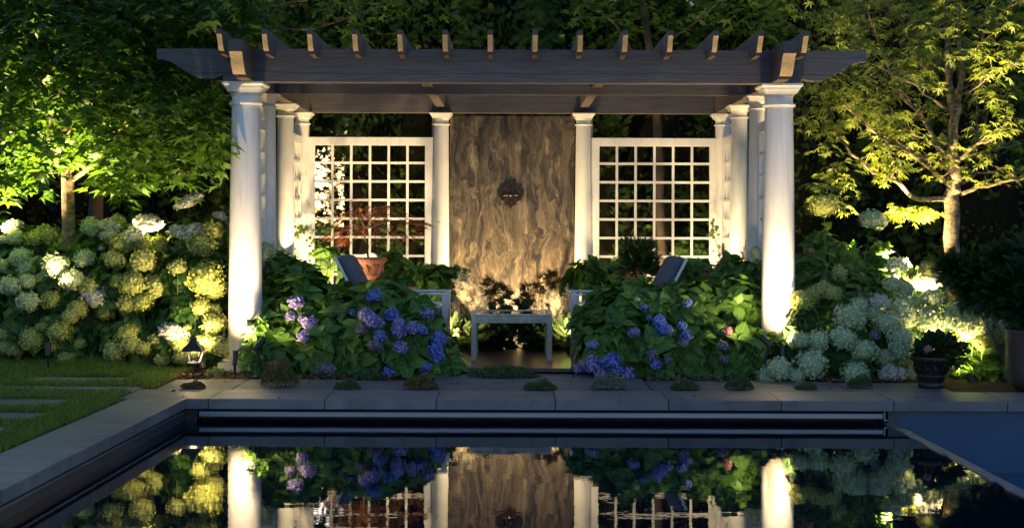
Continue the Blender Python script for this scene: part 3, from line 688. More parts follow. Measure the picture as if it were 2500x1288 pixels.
build('apron',m,M['white'],t,bevel=.002)
for sx in (-1,1):
    for yy in (ty0,ty1-.05):
        m=MB(); x0=sx*tx-.0 if sx<0 else tx-.05; m.box(x0,x0+.05,yy,yy+.05,0.001,tz-.019)
        for q in (.012,.030): m.box(x0+q,x0+q+.008,yy-.003,yy+.01,.02,tz-.11)
        build('leg',m,M['white'],t,bevel=.003)
def chair(x0,sg,y0,y1,label,backx):
    """x0: front post outer face; sg=+1 chair faces +x"""
    r=thing('lounge_chair',(x0-sg*.45,(y0+y1)/2,0),label,'chair','white lounge chairs facing each other')
    def X(d0,d1): a,b=x0-sg*d0,x0-sg*d1; return min(a,b),max(a,b)
    for y in (y0,y1-.045):
        m=MB(); a,b=X(0,.055); m.box(a,b,y,y+.045,.001,.625); build('leg',m,M['white'],r,bevel=.003)
        m=MB(); a,b=X(.80,.85); m.box(a,b,y,y+.045,.001,.60); build('leg',m,M['white'],r,bevel=.003)
        m=MB(); a,b=X(-.01,.86); m.box(a,b,y-.006,y+.056,.626,.648); build('armrest',m,M['white'],r,bevel=.004)
        m=MB(); a,b=X(.056,.80); m.box(a,b,y+.008,y+.036,.505,.53); m.box(a,b,y+.008,y+.036,.27,.33); build('side_rail',m,M['white'],r,bevel=.003)
    m=MB(); a,b=X(.01,.82); m.box(a,b,y0+.046,y1-.046,.27,.33); build('seat_frame',m,M['white'],r,bevel=.004)
    m=MB(); a,b=X(.03,.74); m.box(a,b,y0+.05,y1-.05,.331,.47); build('seat_cushion',m,M['cushion'],r,smooth=60,bevel=.035)
    # reclined back: slab from (d .74,z .42) to (d 1.0,z 1.0)
    def slab(n,t0,t1,mat,bv,zz0,zz1,yi):
        dz=(zz1-zz0); top=(backx-.0); p=[]
        for z,tt in ((zz0,0),(zz1,1)): pass
        d0=.79+.30*(zz0-.42)/.58; d1=.79+.30*(zz1-.42)/.58
        poly=[(x0-sg*(d0-t1),zz0),(x0-sg*(d0-t0),zz0),(x0-sg*(d1-t0),zz1),(x0-sg*(d1-t1),zz1)]
        m=MB(); m.prism(poly,'y',y0+yi,y1-yi); return build(n,m,mat,r,smooth=60,bevel=bv)
    slab('backrest',-.03,.0,M['white'],.006,.36,.99,.05); slab('back_cushion',.004,.13,M['cushion'],.045,.47,1.005,.07)
    return r
chair(-.625,1,13.80,14.50,'white lounge chair with slate cushions behind the left blue hydrangeas',0)
chair(.60,-1,13.74,14.50,'white lounge chair with grey cushions half hidden behind the right hydrangeas',0)
# side tables with pots
def side_table(x0,x1,y0,y1,z,label):
    r=thing('side_table',((x0+x1)/2,(y0+y1)/2,0),label,'side table')
    build('table_top',MB().box(x0,x1,y0,y1,z-.03,z),M['tabletop'],r,bevel=.004)
    for x in (x0+.02,x1-.06):
        for y in (y0+.02,y1-.06): build('leg',MB().box(x,x+.04,y,y+.04,.001,z-.031),M['tabletop'],r)
side_table(-1.72,-1.02,14.95,15.4,.655,'dark side table carrying the terracotta pot with the red maple')
side_table(1.05,1.6,14.95,15.4,.62,'dark side table under the fern pot on the right')
def pot(name,x,y,z,R_,h,label,mat='terracotta'):
    r=thing(name,(x,y,z),label,'plant pot')
    m=MB(); pr=[(R_*.62,0),(R_*.66,.01),(R_*.66,.03),(R_*.62,.045),(R_*.72,h*.35),(R_*.74,h*.37),(R_*.70,h*.42),(R_*.80,h*.68),(R_*.86,h*.78),(R_*.97,h*.86),(R_,h*.90),(R_*1.02,h*.95),(R_,h),(R_*.9,h),(R_*.88,h*.93)]
    m.lathe(pr,(x,y,z),40); 
    for k in range(26):      # rope moulding and leaf relief
        a=6.2832*k/26; m.tube([(x+R_*1.0*math.cos(a),y+R_*1.0*math.sin(a),z+h*.89),(x+R_*1.03*math.cos(a+.16),y+R_*1.03*math.sin(a+.16),z+h*.955)],.007,5)
        if k%2: m.tube([(x+R_*.74*math.cos(a),y+R_*.74*math.sin(a),z+h*.44),(x+R_*.82*math.cos(a+.1),y+R_*.82*math.sin(a+.1),z+h*.60),(x+R_*.88*math.cos(a-.04),y+R_*.88*math.sin(a-.04),z+h*.76)],[.006,.014,.005],5)
    build('pot_body',m,M[mat],r,smooth=40)
    build('potting_soil',MB().lathe([(R_*.87,h*.92),(R_*.5,h*.95),(.01,h*.96)],(x,y,z),24,cap=False),M['soil'],r,smooth=True); return r
D=15.12; p=PD(903,697,D); pot('terracotta_pot',p.x,D,.656,.175,.30,'carved terracotta pot on the dark table behind the left chair')
px_,pz_=p.x,.656+.30*.95
mt=thing('laceleaf_maple',(px_,D,pz_),'small red laceleaf maple growing in the terracotta pot','tree')
m=MB(); A=lambda x,y,d=0: PD(x,y,D+d)
trunk=[A(900,632),A(897,615),A(899,600),A(892,585),A(889,568),A(892,556)]
m.tube(trunk,[.013,.011,.010,.009,.009,.008],7)
tips=[]
for (x,y,d) in [(850,520,-.1),(930,510,.1),(985,540,0),(1020,545,.05),(830,560,.1),(870,535,-.2),(940,540,-.15),(960,565,-.1),(835,585,-.1),(910,520,.2),(985,575,.1),(880,560,-.2),(1005,545,-.1),(960,515,0),(815,580,0),(870,505,.1)]:
    q=A(x,y,d); mid=trunk[-1].lerp(q,.5)+Vector((0,0,.05)); m.tube([trunk[-1],mid,q],[.006,.004,.002],5); tips.append(q)
build('trunk',m,M['bark_dark'],mt,smooth=True)
pp=[]
for q in tips:
    for k in range(17): pp.append(q+Vector((random.gauss(0,.075),random.gauss(0,.09),random.gauss(-.005,.035))))
pp=np.array([tuple(q) for q in pp]); cc=np.array(trunk[-1]); Y=(pp-cc)*(1,1,.2)+RNG.normal(0,.10,pp.shape)+(0,0,-.05)
raw('crown',*scatter(LACE,pp,Y,RNG.normal(0,.25,pp.shape)+(0,0,1),RNG.uniform(.06,.11,len(pp))),M['leaf_red'],mt)
p=PD(1552,690,15.15); pot('terracotta_pot',p.x,15.15,.621,.13,.24,'small terracotta pot hidden under dark ferny foliage')
fr=thing('asparagus_fern',(p.x,15.15,.85),'dark feathery fern spilling from the small pot on the right','fern')
pp=[];yy=[]
for k in range(760):
    a=random.uniform(0,6.28); e=random.uniform(-.3,1.4); l=random.uniform(.03,.22)*(1.5 if abs(e-1)<.2 else 1)
    d=Vector((math.cos(a)*math.cos(e),math.sin(a)*math.cos(e)*.7,math.sin(e))); pp.append(tuple(Vector((p.x+.02,15.05,.84))+d*l)); yy.append(tuple(d+Vector((0,0,.1))))
raw('fronds',*scatter(FROND,np.array(pp),np.array(yy),rdir(len(pp)),RNG.uniform(.05,.12,len(pp))),M['leaf_dark'],fr)
build('stems',MB().tube([(p.x,15.15,.80),(p.x+.01,15.08,.92)],.012,6),M['stem'],fr)
# white rounded chair back seen behind the maple pot
r=thing('bistro_chair',(-1.48,15.85,0),'white round-backed chair just visible behind the terracotta pot','chair')
b=PD(895,640,15.8); m=MB(); m.prism([(b.x-.16,b.z-.25),(b.x+.13,b.z-.25),(b.x+.13,b.z+.05),(b.x+.10,b.z+.095),(b.x+.05,b.z+.11),(b.x-.05,b.z+.085),(b.x-.16,b.z+.03)],'y',15.80,15.84); build('backrest',m,M['white'],r,bevel=.012,smooth=60)
build('seat',MB().box(b.x-.2,b.x+.2,15.5,15.86,.42,.45),M['white'],r,bevel=.01)
for x in (b.x-.19,b.x+.15):
    for y in (15.51,15.82): build('leg',MB().box(x,x+.035,y,y+.035,.001,.42 if y<15.6 else .62),M['white'],r)
# path lantern
q=PG(473,921); lx0,ly0=q.x,q.y
r=thing('path_lantern',(lx0,ly0,GZ),'small black path lantern glowing at the left end of the paving','lantern')
S_=F/ly0; hz=lambda py: CAMZ-(py-HOR-( 473-CX)*ROLL*1)/S_
m=MB(); m.tube([(lx0,ly0,GZ-.05),(lx0,ly0,hz(886))],.009,10); build('post',m,M['black'],r,smooth=True)
k=1/S_; m=MB(); m.sq([(4*k,0),(7*k,hz(826)-hz(828)),(9*k,hz(822)-hz(828))],(lx0,ly0,hz(828))) ; 
m=MB(); m.sq([(24*k,hz(856)),(24.5*k,hz(854)),(20*k,hz(846)),(12*k,hz(838)),(8.5*k,hz(831)),(6.5*k,hz(829)),(6.5*k,hz(824)),(3*k,hz(821)),(1.5*k,hz(818))],(lx0,ly0,0)); build('roof',m,M['black'],r,bevel=.001)
m=MB()
for sx in (-1,1):
    for sy in (-1,1):
        m.tube([(lx0+sx*20*k,ly0+sy*20*k,hz(856)),(lx0+sx*13*k,ly0+sy*13*k,hz(881)),(lx0+sx*10*k,ly0+sy*10*k,hz(885)),(lx0,ly0,hz(885.5))],.0045,6)
m.sq([(14*k,hz(886)),(14*k,hz(883.5))],(lx0,ly0,0)); m.sq([(5*k,hz(883)),(4*k,hz(880))],(lx0,ly0,0)); build('cage',m,M['metal'],r)
m=MB(); m.lathe([(.001,hz(857.8)),(.028,hz(857.7)),(.028,hz(856.6)),(.001,hz(856.5))],(lx0,ly0,0),16,cap=False); build('bulb',m,M['lens'],r)
LANTERN=(lx0,ly0,hz(861))
# uplights
def spot(name,loc,target,W,ang=60,blend=.6,size=.03,col=WARM2):
    l=bpy.data.lights.new(name,'SPOT'); l.energy=W*1.25; l.color=col; l.spot_size=math.radians(ang); l.spot_blend=blend; l.shadow_soft_size=size
    o=bpy.data.objects.new(name,l); link(o); o.location=loc; o.rotation_euler=(Vector(target)-Vector(loc)).to_track_quat('-Z','Y').to_euler(); return o
def uplight(loc,target,W,label,ang=60,blend=.6,size=.03,col=WARM2,lens=True):
    loc=Vector(loc); d=(Vector(target)-loc).normalized()
    r=thing('garden_uplight',(loc.x,loc.y,GZ),label,'garden light')
    m=MB(); m.tube([loc-d*.13,loc-d*.125,loc-d*.03,loc-d*.005],[.012,.024,.027,.030],14); build('housing',m,M['black'],r,smooth=40)
    m=MB(); m.tube([(loc.x,loc.y,GZ-.06),(loc.x,loc.y,GZ+.03),loc-d*.10],[.004,.012,.012],8); build('stake',m,M['black'],r)
    m=MB(); m.tube([loc-d*.012,loc-d*.010],[.024,.024],14); build('lens',m,M['lens'],r)
    spot('uplight_lamp',loc+d*.02,Vector(target)+d*.02,W,ang,blend,size,col)
def up(loc,target,W,label,ang=60,blend=.6,keep=None,**kw):
    uplight(loc,target,W,label,ang,blend,**kw)
    if keep: L_=Vector(loc); d=(Vector(target)-L_).normalized(); KEEP.append((tuple(L_-d*.05),tuple(L_+d*keep[0]),keep[1],keep[2]))
NEU=(1.0,.71,.37)
up((-2.43,12.50,.20),(-2.43,12.88,1.75),74,'black bullet uplight standing in front of the left front column',140,1,(1.5,.10,.30),col=NEU)
up((2.38,12.50,.26),(2.42,12.88,1.75),80,'uplight hidden in leaves before the right front column',140,1,(1.5,.10,.30),col=NEU)
up((-2.80,12.78,.12),(-3.3,13.4,1.2),36,'uplight among the flowers left of the front column',130,1,(.5,.08,.16))
up((2.20,12.50,.34),(1.7,12.9,1.0),16,'added spill light under the leaves left of the right front column',140,1,(.55,.14,.3))  # added lamp, extends the column light's spill onto the leaves
up((-2.18,12.50,.30),(-1.7,12.9,.9),12,'added spill light under the leaves right of the left front column',140,1,(.5,.14,.3))  # added like the one on the right, for spill on the leaves
up((-4.25,13.05,.22),(-4.35,13.95,3.9),760,'added narrow uplight hidden in the hydrangeas before the left maple',46,.5,(2.0,.12,.58))  # added out of sight in the foliage to brighten the left maple top
up((3.75,12.95,.22),(4.05,14.0,3.9),800,'added narrow uplight hidden in the pale hydrangeas before the right maple',46,.5,(2.0,.12,.58))  # added likewise to carry light into the right maple top
up((-5.3,13.8,1.1),(-4.45,14.0,3.3),330,'stake uplight on the left side of the left maple trunk',112,.7,(1.2,.14,.5))
up((-3.55,13.85,1.15),(-3.4,13.9,3.1),330,'stake uplight beneath the low branches of the left maple',100,.7,(1.2,.10,.4))
up((3.72,13.6,.60),(4.10,14.0,3.0),520,'uplight at the foot of the right maple trunk',104,.7,(1.4,.10,.45))
up((3.25,13.75,1.02),(3.4,14.1,3.0),110,'uplight between the pale hydrangeas and the right maple',100,.7,(1.2,.10,.4))
up((2.75,12.95,.02),(3.0,13.4,.9),44,'low uplight glowing under the pale hydrangeas',140,1,(.3,.08,.16))
up((0,15.78,.14),(0,16.5,1.0),110,'low uplight washing the base of the stone fountain',150,1,(.6,.1,.3))
up((-2.05,15.6,.30),(-2.30,16.4,1.8),24,'uplight at the rear left corner column',140,1,(.9,.1,.25),col=NEU)
up((2.05,15.6,.30),(2.30,16.4,1.8),24,'uplight at the rear right corner column',140,1,(.9,.1,.25),col=NEU)
up((-.58,14.50,.16),(-.56,15.2,.9),28,'small added fill light left of the low table facing the plumes',140,1,(.8,.16,.36))  # this and its twin are added to brighten plumes and leaves
up((.58,14.50,.16),(.56,15.2,.9),28,'small added fill light right of the low table facing the plumes',140,1,(.8,.16,.36))
up((-1.95,14.62,.35),(-2.2,15.5,1.0),85,'uplight inside the left row of columns',140,1,(.9,.12,.3))
up((1.95,14.62,.35),(2.2,15.5,1.0),85,'uplight inside the right row of columns',140,1,(.9,.12,.3))
up((-1.6,17.0,.15),(-1.7,18.2,2.2),45,'added fill light behind the left lattice facing the hedge',140,1)  # both lattice lamps are added to lift the dark hedge
up((1.6,17.0,.15),(1.7,18.2,2.2),70,'added fill light behind the right lattice facing the hedge',140,1)
up((4.0,12.45,.02),(3.9,12.9,.5),38,'uplight behind the pots at the right end',120,.8,(.4,.08,.15))
l=bpy.data.lights.new('lantern_lamp','POINT'); l.energy=1.6; l.color=WARM2; l.shadow_soft_size=.02; o=bpy.data.objects.new('lantern_lamp',l); link(o); o.location=LANTERN
# ================================================================== HYDRANGEAS
W,LM,SG='bl_white','bl_lime','bl_sage'
BB,LL,DM,PK='bl_blue','bl_lilac','bl_dim','bl_pink'
# left smooth hydrangeas (positions read as view directions, depths set by each bush)
LB=Z([(80,270,56,W),(95,330,45,SG),(20,350,30,W),(130,455,58,SG),(300,330,74,LM),(215,340,50,LM),(405,360,38,LM),(575,270,62,SG),(700,270,62,W),(690,325,48,W),(740,235,45,LM),(770,370,72,LM),(840,330,62,W),
 (935,245,76,W,0,.7),(900,372,42,LM),(1005,375,50,LM),(1130,300,55,W),(1225,300,58,W),(1330,290,65,LM),(1270,380,76,LM),(720,475,58,LM),(535,465,55,SG),(900,485,70,LM),(1120,520,50,LM),(1290,590,96,LM),
 (170,530,60,SG),(350,515,75,SG),(5,510,42,SG),(65,638,62,SG),(172,610,50,SG),(240,490,38,SG),(455,597,65,SG),(275,592,45,SG),(560,640,58,LM),(180,737,62,SG),(325,725,55,LM),(605,715,80,W),(835,628,72,LM),(745,610,42,LM),
 (985,645,75,LM),(895,742,60,LM),(805,750,60,LM),(490,780,55,LM),(440,830,44,LM),(670,800,50,LM),(1265,770,52,LM),(1350,662,66,LM),(1380,880,72,LM),(1380,790,40,LM),(200,975,68,LM),(370,925,62,LM),(275,895,40,LM),(12,940,42,LM),
 (40,1020,50,LM),(500,1000,35,LM),(665,910,45,LM),(800,940,60,LM),(825,1010,60,LM),(900,1030,45,LM),(1085,935,75,W),(1000,985,55,LM),(1130,1000,52,LM),(720,1045,62,LM),(570,1080,50,LM),(420,1100,52,LM),(1155,1080,50,LM),(1020,1100,45,LM),
 (1290,990,55,LM),(1400,1010,76,LM),(1490,1030,60,LM),(1230,1060,50,LM),(1180,895,20,LM),(300,845,25,LM),(325,1020,35,LM),(640,402,18,W),(92,1040,40,LM)],0,450,2.575)
LB=[(q[0],q[1],q[2]*1.18)+tuple(q[3:]) for q in LB]
groups=[  # name, x range, lobes
 ('white and lime smooth hydrangea at the left edge of the photo above the lawn',(-500,125),[(-60,690,14.2,100),(40,640,14.3,95),(60,760,14.0,105),(-40,800,14.0,90),(70,840,13.85,60),(0,590,14.4,60)],(-4.9,14.2)),
 ('lime smooth hydrangea around the foot of the left maple trunk',(125,262),[(170,700,14.0,100),(160,800,13.9,90),(210,640,14.2,75),(230,760,14.0,80),(140,620,14.3,60),(170,850,13.75,45)],(-4.25,14.1)),
 ('tall lime smooth hydrangea with white tops between maple trunk and lantern',(262,392),[(330,610,14.1,85),(310,700,13.9,100),(350,790,13.8,95),(290,830,13.7,60),(350,850,13.6,50)],(-3.6,13.9)),
 ('bright yellow lit smooth hydrangea beside the left front column',(392,640),[(480,600,13.9,75),(480,690,13.7,90),(470,780,13.6,90),(520,840,13.4,65),(440,840,13.5,60),(515,560,14.0,35),(565,860,13.2,34)],(-3.05,13.6))]
for lab,(a,b),lobes,bs in groups:
    bl=[q for q in LB if a<=q[0]<b]
    if a==392: bl=[q for q in bl if not (q[1]<520)]
    if a==392: bl=[(q[0]-12,)+tuple(q[1:]) if q[0]>535 else q for q in bl]
    shrub('smooth_hydrangea',lab,'hydrangea','smooth hydrangeas left of the pergola',lobes,bl,105,OV,.125,M['leaf_ann'],6,(bs[0],bs[1],GZ),.005,.75)
# tall single flower stalks
def stalk(label,px,py,rp,D,kind,base,zs=.8,leaves=8,grp='tall single hydrangea stalks'):
    p=PD(px,py,D); r=thing('hydrangea_stalk',(base[0],base[1],GZ),label,'hydrangea',grp); flower_head(r,p,rp*D/F,kind,zs)
    b=Vector((base[0],base[1],GZ)); mid=b.lerp(p,.55)+Vector((.03,0,.03)); build('stem',MB().tube([b,mid,p-Vector((0,0,.02))],[.006,.0055,.004],6),M['stem'],r)
    pos=[];Y=[]
    for k in range(leaves):
        t=.45+.5*k/leaves; q=b.lerp(mid,t/.55) if t<.55 else mid.lerp(p,(t-.55)/.45); a=k*1.57+random.uniform(-.3,.3); pos.append(tuple(q)); Y.append((math.cos(a),math.sin(a),-.15))
    pos=np.array(pos); raw('foliage',*scatter(OV,pos,np.array(Y),RNG.normal(0,.2,pos.shape)+(0,0,1),RNG.uniform(.10,.15,len(pos))),M['leaf_ann'],r)
stalk('tall white lacy flower head standing above the left hydrangeas',462,492,36,13.6,W,(-3.15,13.6),.55)
stalk('pale round flower head just left of the front column',537,528,18,13.75,W,(-2.95,13.75))
stalk('lone pale flower head on a tall stalk right of the pergola',2012,500,36,13.1,LM,(2.85,13.1))
stalk('dim backlit flower head beside the lone pale one on the right',2130,537,34,13.2,SG,(3.0,13.2))
stalk('sage green flower head seen between the left columns',650,612,24,13.7,SG,(-2.20,13.7),1.1,10)
stalk('small lime flower head between the right columns',1846,618,15,13.7,SG,(2.28,13.6),1.6,8)
# blue hydrangeas
BL_=Z([(500,545,60,LL),(1087,500,58,BB),(600,700,60,LL),(555,800,52,LL),(460,650,42,LL),(235,550,28,LL),(1020,640,60,LL),(1080,690,65,LL),(990,750,45,DM),(1215,640,60,BB),(1270,700,48,LL),(1270,760,55,LL),(1480,640,58,LL),(1375,735,52,LL),(1440,755,48,BB),
 (1280,880,56,LL),(1095,870,60,DM),(1570,820,60,BB),(1545,900,60,BB),(1560,960,50,BB),(1475,1030,46,BB),(1195,1065,54,BB),(728,1050,72,DM),(340,1022,46,PK),(920,620,25,BB),(845,540,22,BB),(1130,800,48,BB),(545,675,35,LL),(850,650,26,DM)],560,560,3.066)
BR_=Z([(640,580,36,BB),(580,770,46,LL),(765,685,52,BB),(805,750,62,BB),(980,552,38,BB),(970,795,44,BB),(935,720,38,BB),(945,855,42,DM),(270,865,45,LL),(168,1040,46,LL),(265,1005,66,LL),(330,1070,62,LL),(410,985,70,BB),(440,1045,58,BB),(520,1090,72,LL),
 (598,526,26,SG),(740,1010,45,BB),(830,975,35,DM),(710,940,42,DM),(1240,870,46,DM),(1250,970,36,DM),(690,660,22,BB),(1280,760,38,PK),(380,675,16,LL)],1360,560,3.067)
ll=[(690,860,12.98,88),(790,855,12.95,92),(740,760,13.25,85),(660,780,13.2,60),(640,850,12.9,50),(830,790,13.2,80)]
lr=[(900,840,12.97,98),(1000,850,12.95,88),(1070,880,12.9,50),(910,770,13.25,82),(1010,790,13.2,66),(960,750,13.4,50)]
rl=[(1490,850,12.95,82),(1590,860,12.95,92),(1530,770,13.3,80),(1445,800,13.1,46),(1610,780,13.3,78)]
rr_=[(1700,860,13.0,92),(1790,870,12.95,84),(1700,770,13.35,85),(1790,760,13.35,78),(1845,860,12.85,50),(1840,770,13.3,48)]
grp='mophead hydrangeas before the patio'
shrub('mophead_hydrangea','bright green hydrangea with lilac heads beside the left front column','hydrangea',grp,ll,[q for q in BL_ if q[0]<820],62,OV,.17,M['leaf_hyd'],6,(-1.95,12.95,GZ),brk=.9)
shrub('mophead_hydrangea','dark hydrangea thick with blue and violet heads left of the low table','hydrangea',grp,lr,[q for q in BL_ if q[0]>=820],62,OV,.17,M['leaf_hyd'],6,(-1.1,12.95,GZ),brk=.9)
shrub('mophead_hydrangea','shaded hydrangea with a big blue cluster at its foot right of the low table','hydrangea',grp,rl,[q for q in BR_ if q[0]<1640],62,OV,.17,M['leaf_hyd'],6,(1.1,12.95,GZ),brk=.9)
shrub('mophead_hydrangea','leafy hydrangea lit yellow green beside the right front column','hydrangea',grp,rr_,[q for q in BR_ if q[0]>=1640],62,OV,.175,M['leaf_hyd'],6,(1.95,12.95,GZ),brk=.9)
# leafy shrubs inside the pergola
grp='leafy shrubs inside the pergola'
IN=[('leafy shrub between the left columns behind the chair',[(690,700,13.75,62),(680,660,14.1,40),(740,700,14.3,55),(640,700,13.6,30)]),
 ('bright leafy shrub at the foot of the rear left corner column',[(745,665,15.3,52),(800,645,15.5,38),(700,650,15.2,30)]),
 ('leafy shrub lit from behind right of the terracotta pot',[(975,680,15.7,36),(1010,690,15.6,40),(960,640,15.9,20)]),
 ('leafy shrub beside the left side of the fountain slab',[(1070,695,15.5,44),(1110,690,15.5,30),(1040,680,15.7,30)]),
 ('leafy shrub at the right foot of the fountain slab',[(1420,690,15.3,48),(1385,690,15.2,22),(1450,670,15.4,30)]),
 ('leafy shrub lit below the right lattice',[(1490,680,15.6,36),(1520,700,15.4,34)]),
 ('leafy shrub behind the right chair below the corner column',[(1700,690,14.6,56),(1650,710,14.4,40),(1660,670,15.3,36)]),
 ('broad leafy shrub between the right columns',[(1790,690,13.8,60),(1760,740,13.6,50),(1840,690,13.7,40)]),
 ('dark leafy shrub in front of the left chair seat',[(900,740,13.62,44),(960,745,13.62,38),(840,735,13.6,40)]),
 ('dark leafy shrub in front of the right chair seat',[(1480,745,13.62,42),(1560,735,13.62,52),(1640,740,13.6,48)])]
for lab,lobes in IN:
    shrub('leafy_shrub',lab,'shrub',grp,lobes,[],75,OV,.17,M['leaf_hyd'],6,stemr=.007)
# right smooth hydrangeas
RB=Z([(860,515,66,W),(1035,595,78,W),(1075,697,58,SG),(835,615,52,SG),(915,650,50,SG),(735,740,70,W),(570,820,88,SG),(625,742,44,SG),(700,800,50,SG),(800,857,75,SG),(900,757,70,SG),(895,832,64,SG),(985,730,50,SG),(1050,842,86,SG),(1050,522,48,LM),
 (945,560,38,LM),(1215,772,52,SG),(1270,805,50,SG),(1290,880,70,SG),(1375,875,66,SG),(1190,842,50,SG),(1530,872,44,W),(890,950,72,SG),(885,1020,68,SG),(655,1022,70,SG),(790,1065,58,SG),(525,950,72,SG),(370,962,60,SG),(255,960,56,SG),(330,1110,86,SG),
 (205,1072,68,SG),(130,1140,68,SG),(600,1172,74,SG),(830,1165,68,W),(940,1165,46,SG),(60,1195,58,SG),(265,722,58,LM),(410,652,50,LM),(345,672,45,LM),(470,672,40,LM),(500,545,44,LM),(1400,965,60,LM),(1250,930,50,LM),(910,1090,44,LM),(350,1195,48,SG),(235,1180,48,SG),(720,930,30,DM),(1480,930,44,LM)],1850,450,2.526)
RB=[(q[0],q[1],q[2]*1.22)+tuple(q[3:]) for q in RB]
rg=[('pale smooth hydrangea sprawling from the right front column to the coping',(0,2010),[(1965,790,13.0,62),(1960,860,12.8,70),(1920,910,12.6,40),(1990,720,13.3,50),(1895,920,12.6,26)],(2.65,13.0)),
 ('pale green smooth hydrangea with round heads in the middle of the right bed',(2010,2140),[(2070,760,13.2,80),(2080,860,12.9,90),(2040,690,13.4,50),(2100,910,12.7,40)],(3.05,13.0)),
 ('smooth hydrangea with white topped heads below the right maple',(2140,2262),[(2200,740,13.3,80),(2200,840,13.0,85),(2250,700,13.5,55),(2150,640,13.7,45),(2190,900,12.8,45)],(3.55,13.2)),
 ('pale smooth hydrangea behind the pots at the right end of the bed',(2262,2600),[(2320,790,13.0,50),(2390,810,12.9,60),(2430,850,12.8,55),(2360,870,12.9,50)],(4.2,12.95))]
for lab,(a,b),lobes,bs in rg:
    shrub('smooth_hydrangea',lab,'hydrangea','smooth hydrangeas right of the pergola',lobes,[q for q in RB if a<=q[0]<b],85,OV,.12,M['leaf_ann'],6,(bs[0],bs[1],GZ),.005,.8)
# tall leafy growth right of the front column
shrub('leafy_shrub','lime leafy shrub with stray pink flowers right of the front column','shrub','leafy shrubs in the right bed',[(1990,660,13.6,55),(2060,650,13.7,60),(1965,720,13.5,45),(2130,690,13.6,40),(2000,600,13.7,30)],[(1980,612,9,PK),(2024,592,6,PK)],70,OV,.14,M['leaf_hyd'],6)
shrub('leafy_shrub','bright lime leafy shrub lit from below at the far right','shrub','leafy shrubs in the right bed',[(2400,910,12.75,46),(2360,920,12.6,26),(2440,920,12.6,34),(2300,900,12.9,30)],[],110,OV2,.12,M['leaf_hyd'],6)
shrub('leafy_shrub','low bright leafy plant beside the path lantern','shrub',None,[(530,912,12.62,20),(505,915,12.6,14),(560,916,12.6,14)],[],300,OVS,.035,M['leaf_vine'],6)
shrub('leafy_shrub','hydrangea sprig glaring white in front of the left column foot','shrub',None,[(628,800,12.72,18),(625,850,12.7,18),(622,890,12.7,22)],[(608,800,17,W,12.7)],160,OV,.12,M['leaf_hyd'],6)
shrub('leafy_shrub','dark brown seed heads beside the right column foot','shrub',None,[(1935,810,12.6,24),(1960,770,12.7,16),(1900,850,12.65,20)],[],260,OV2,.06,M['leaf_dark'],6)
# ================================================================== LOW CUSHION PLANTS on the paving
def cushion(label,px,py,w,h,mat='leaf_thyme',dens=1.0,ls=.013):
    c=PG(px,py); S=F/c.y; rx=w/S/2; hz=h/S
    r=thing('creeping_thyme',(c.x,c.y,GZ),label,'ground plant','small cushion plants along the paving'); k=int(2600*dens*rx*2/.35)
    a=RNG.uniform(0,6.28,k); u=RNG.uniform(0,1,k)**.5; xx=np.cos(a)*u*rx; yy=np.sin(a)*u*min(rx*.7,.16)
    top=hz*np.sqrt(np.clip(1-u*u,0,1))*(1+.25*np.sin(xx*40+yy*31)); zz=top*RNG.uniform(.35,1.05,k)
    pos=np.stack([c.x+xx,c.y+yy,GZ+zz],1); Y=RNG.normal(size=(k,3))+np.stack([xx*4,yy*4,np.full(k,.9)],1)
    raw('foliage',*scatter(OVS,pos,Y,RNG.normal(size=(k,3))*.5+(0,-.3,1),RNG.uniform(.7,1.3,k)*ls),M[mat],r)
    m=MB()
    for i in range(24):
        t=random.uniform(0,6.28); q=random.uniform(.2,.9); x=c.x+math.cos(t)*q*rx; y=c.y+math.sin(t)*q*.1; m.tube([(c.x+(x-c.x)*.5,c.y+(y-c.y)*.5,GZ-.005),(x,y,GZ+hz*.75*math.sqrt(1-q*q))],[.0015,.001],4,cap=False)
    build('stems',m,M['stem'],r)
for a in [('small dark cushion plant in front of the path lantern',472,946,60,14,'leaf_rust'),('large rusty mound of thyme at the left hydrangea',684,942,92,62,'leaf_rust',1.6),('green cushion plant on the paving left of centre',848,949,64,20),
 ('two-tone thyme tuft at the corner of the centre slab',1028,948,84,32,'leaf_rust'),('long green thyme mat at the front edge of the patio',1230,918,172,20,'leaf_thyme',1.3),('small round green cushion right of centre',1320,950,80,20),
 ('grey flowering thyme below the big blue cluster',1488,948,92,34,'leaf_grey'),('flat green cushion on the paving right of the blue cluster',1672,950,68,20),('green cushion before the right front column',1806,949,70,28),
 ('flat green cushion at the foot of the right bed',1968,949,54,13),('pale green thyme under the left blue hydrangea',905,925,50,22),('dark green tuft under the white head on the right',2100,945,60,28)]: cushion(*a)
k=46; X=RNG.uniform(-5,3.2,k); Y=np.where(RNG.random(k)<.6,RNG.uniform(11.65,12.35,k),RNG.uniform(11.05,11.6,k)); Y=np.where(X<-3.1,RNG.choice([12.3,11.7,10.7,10.0,9.3],k),Y)
V,T,U=scatter(OVS,np.stack([X,Y,np.full(k,GZ+.006)],1),RNG.normal(size=(k,3))*(1,1,.1),RNG.normal(size=(k,3))*.25+(0,0,1),RNG.uniform(.02,.05,k))
tag(raw('fallen_leaves',V,T,U,M['mulch']),kind='stuff',label='a few dry brown leaves scattered on the paving')
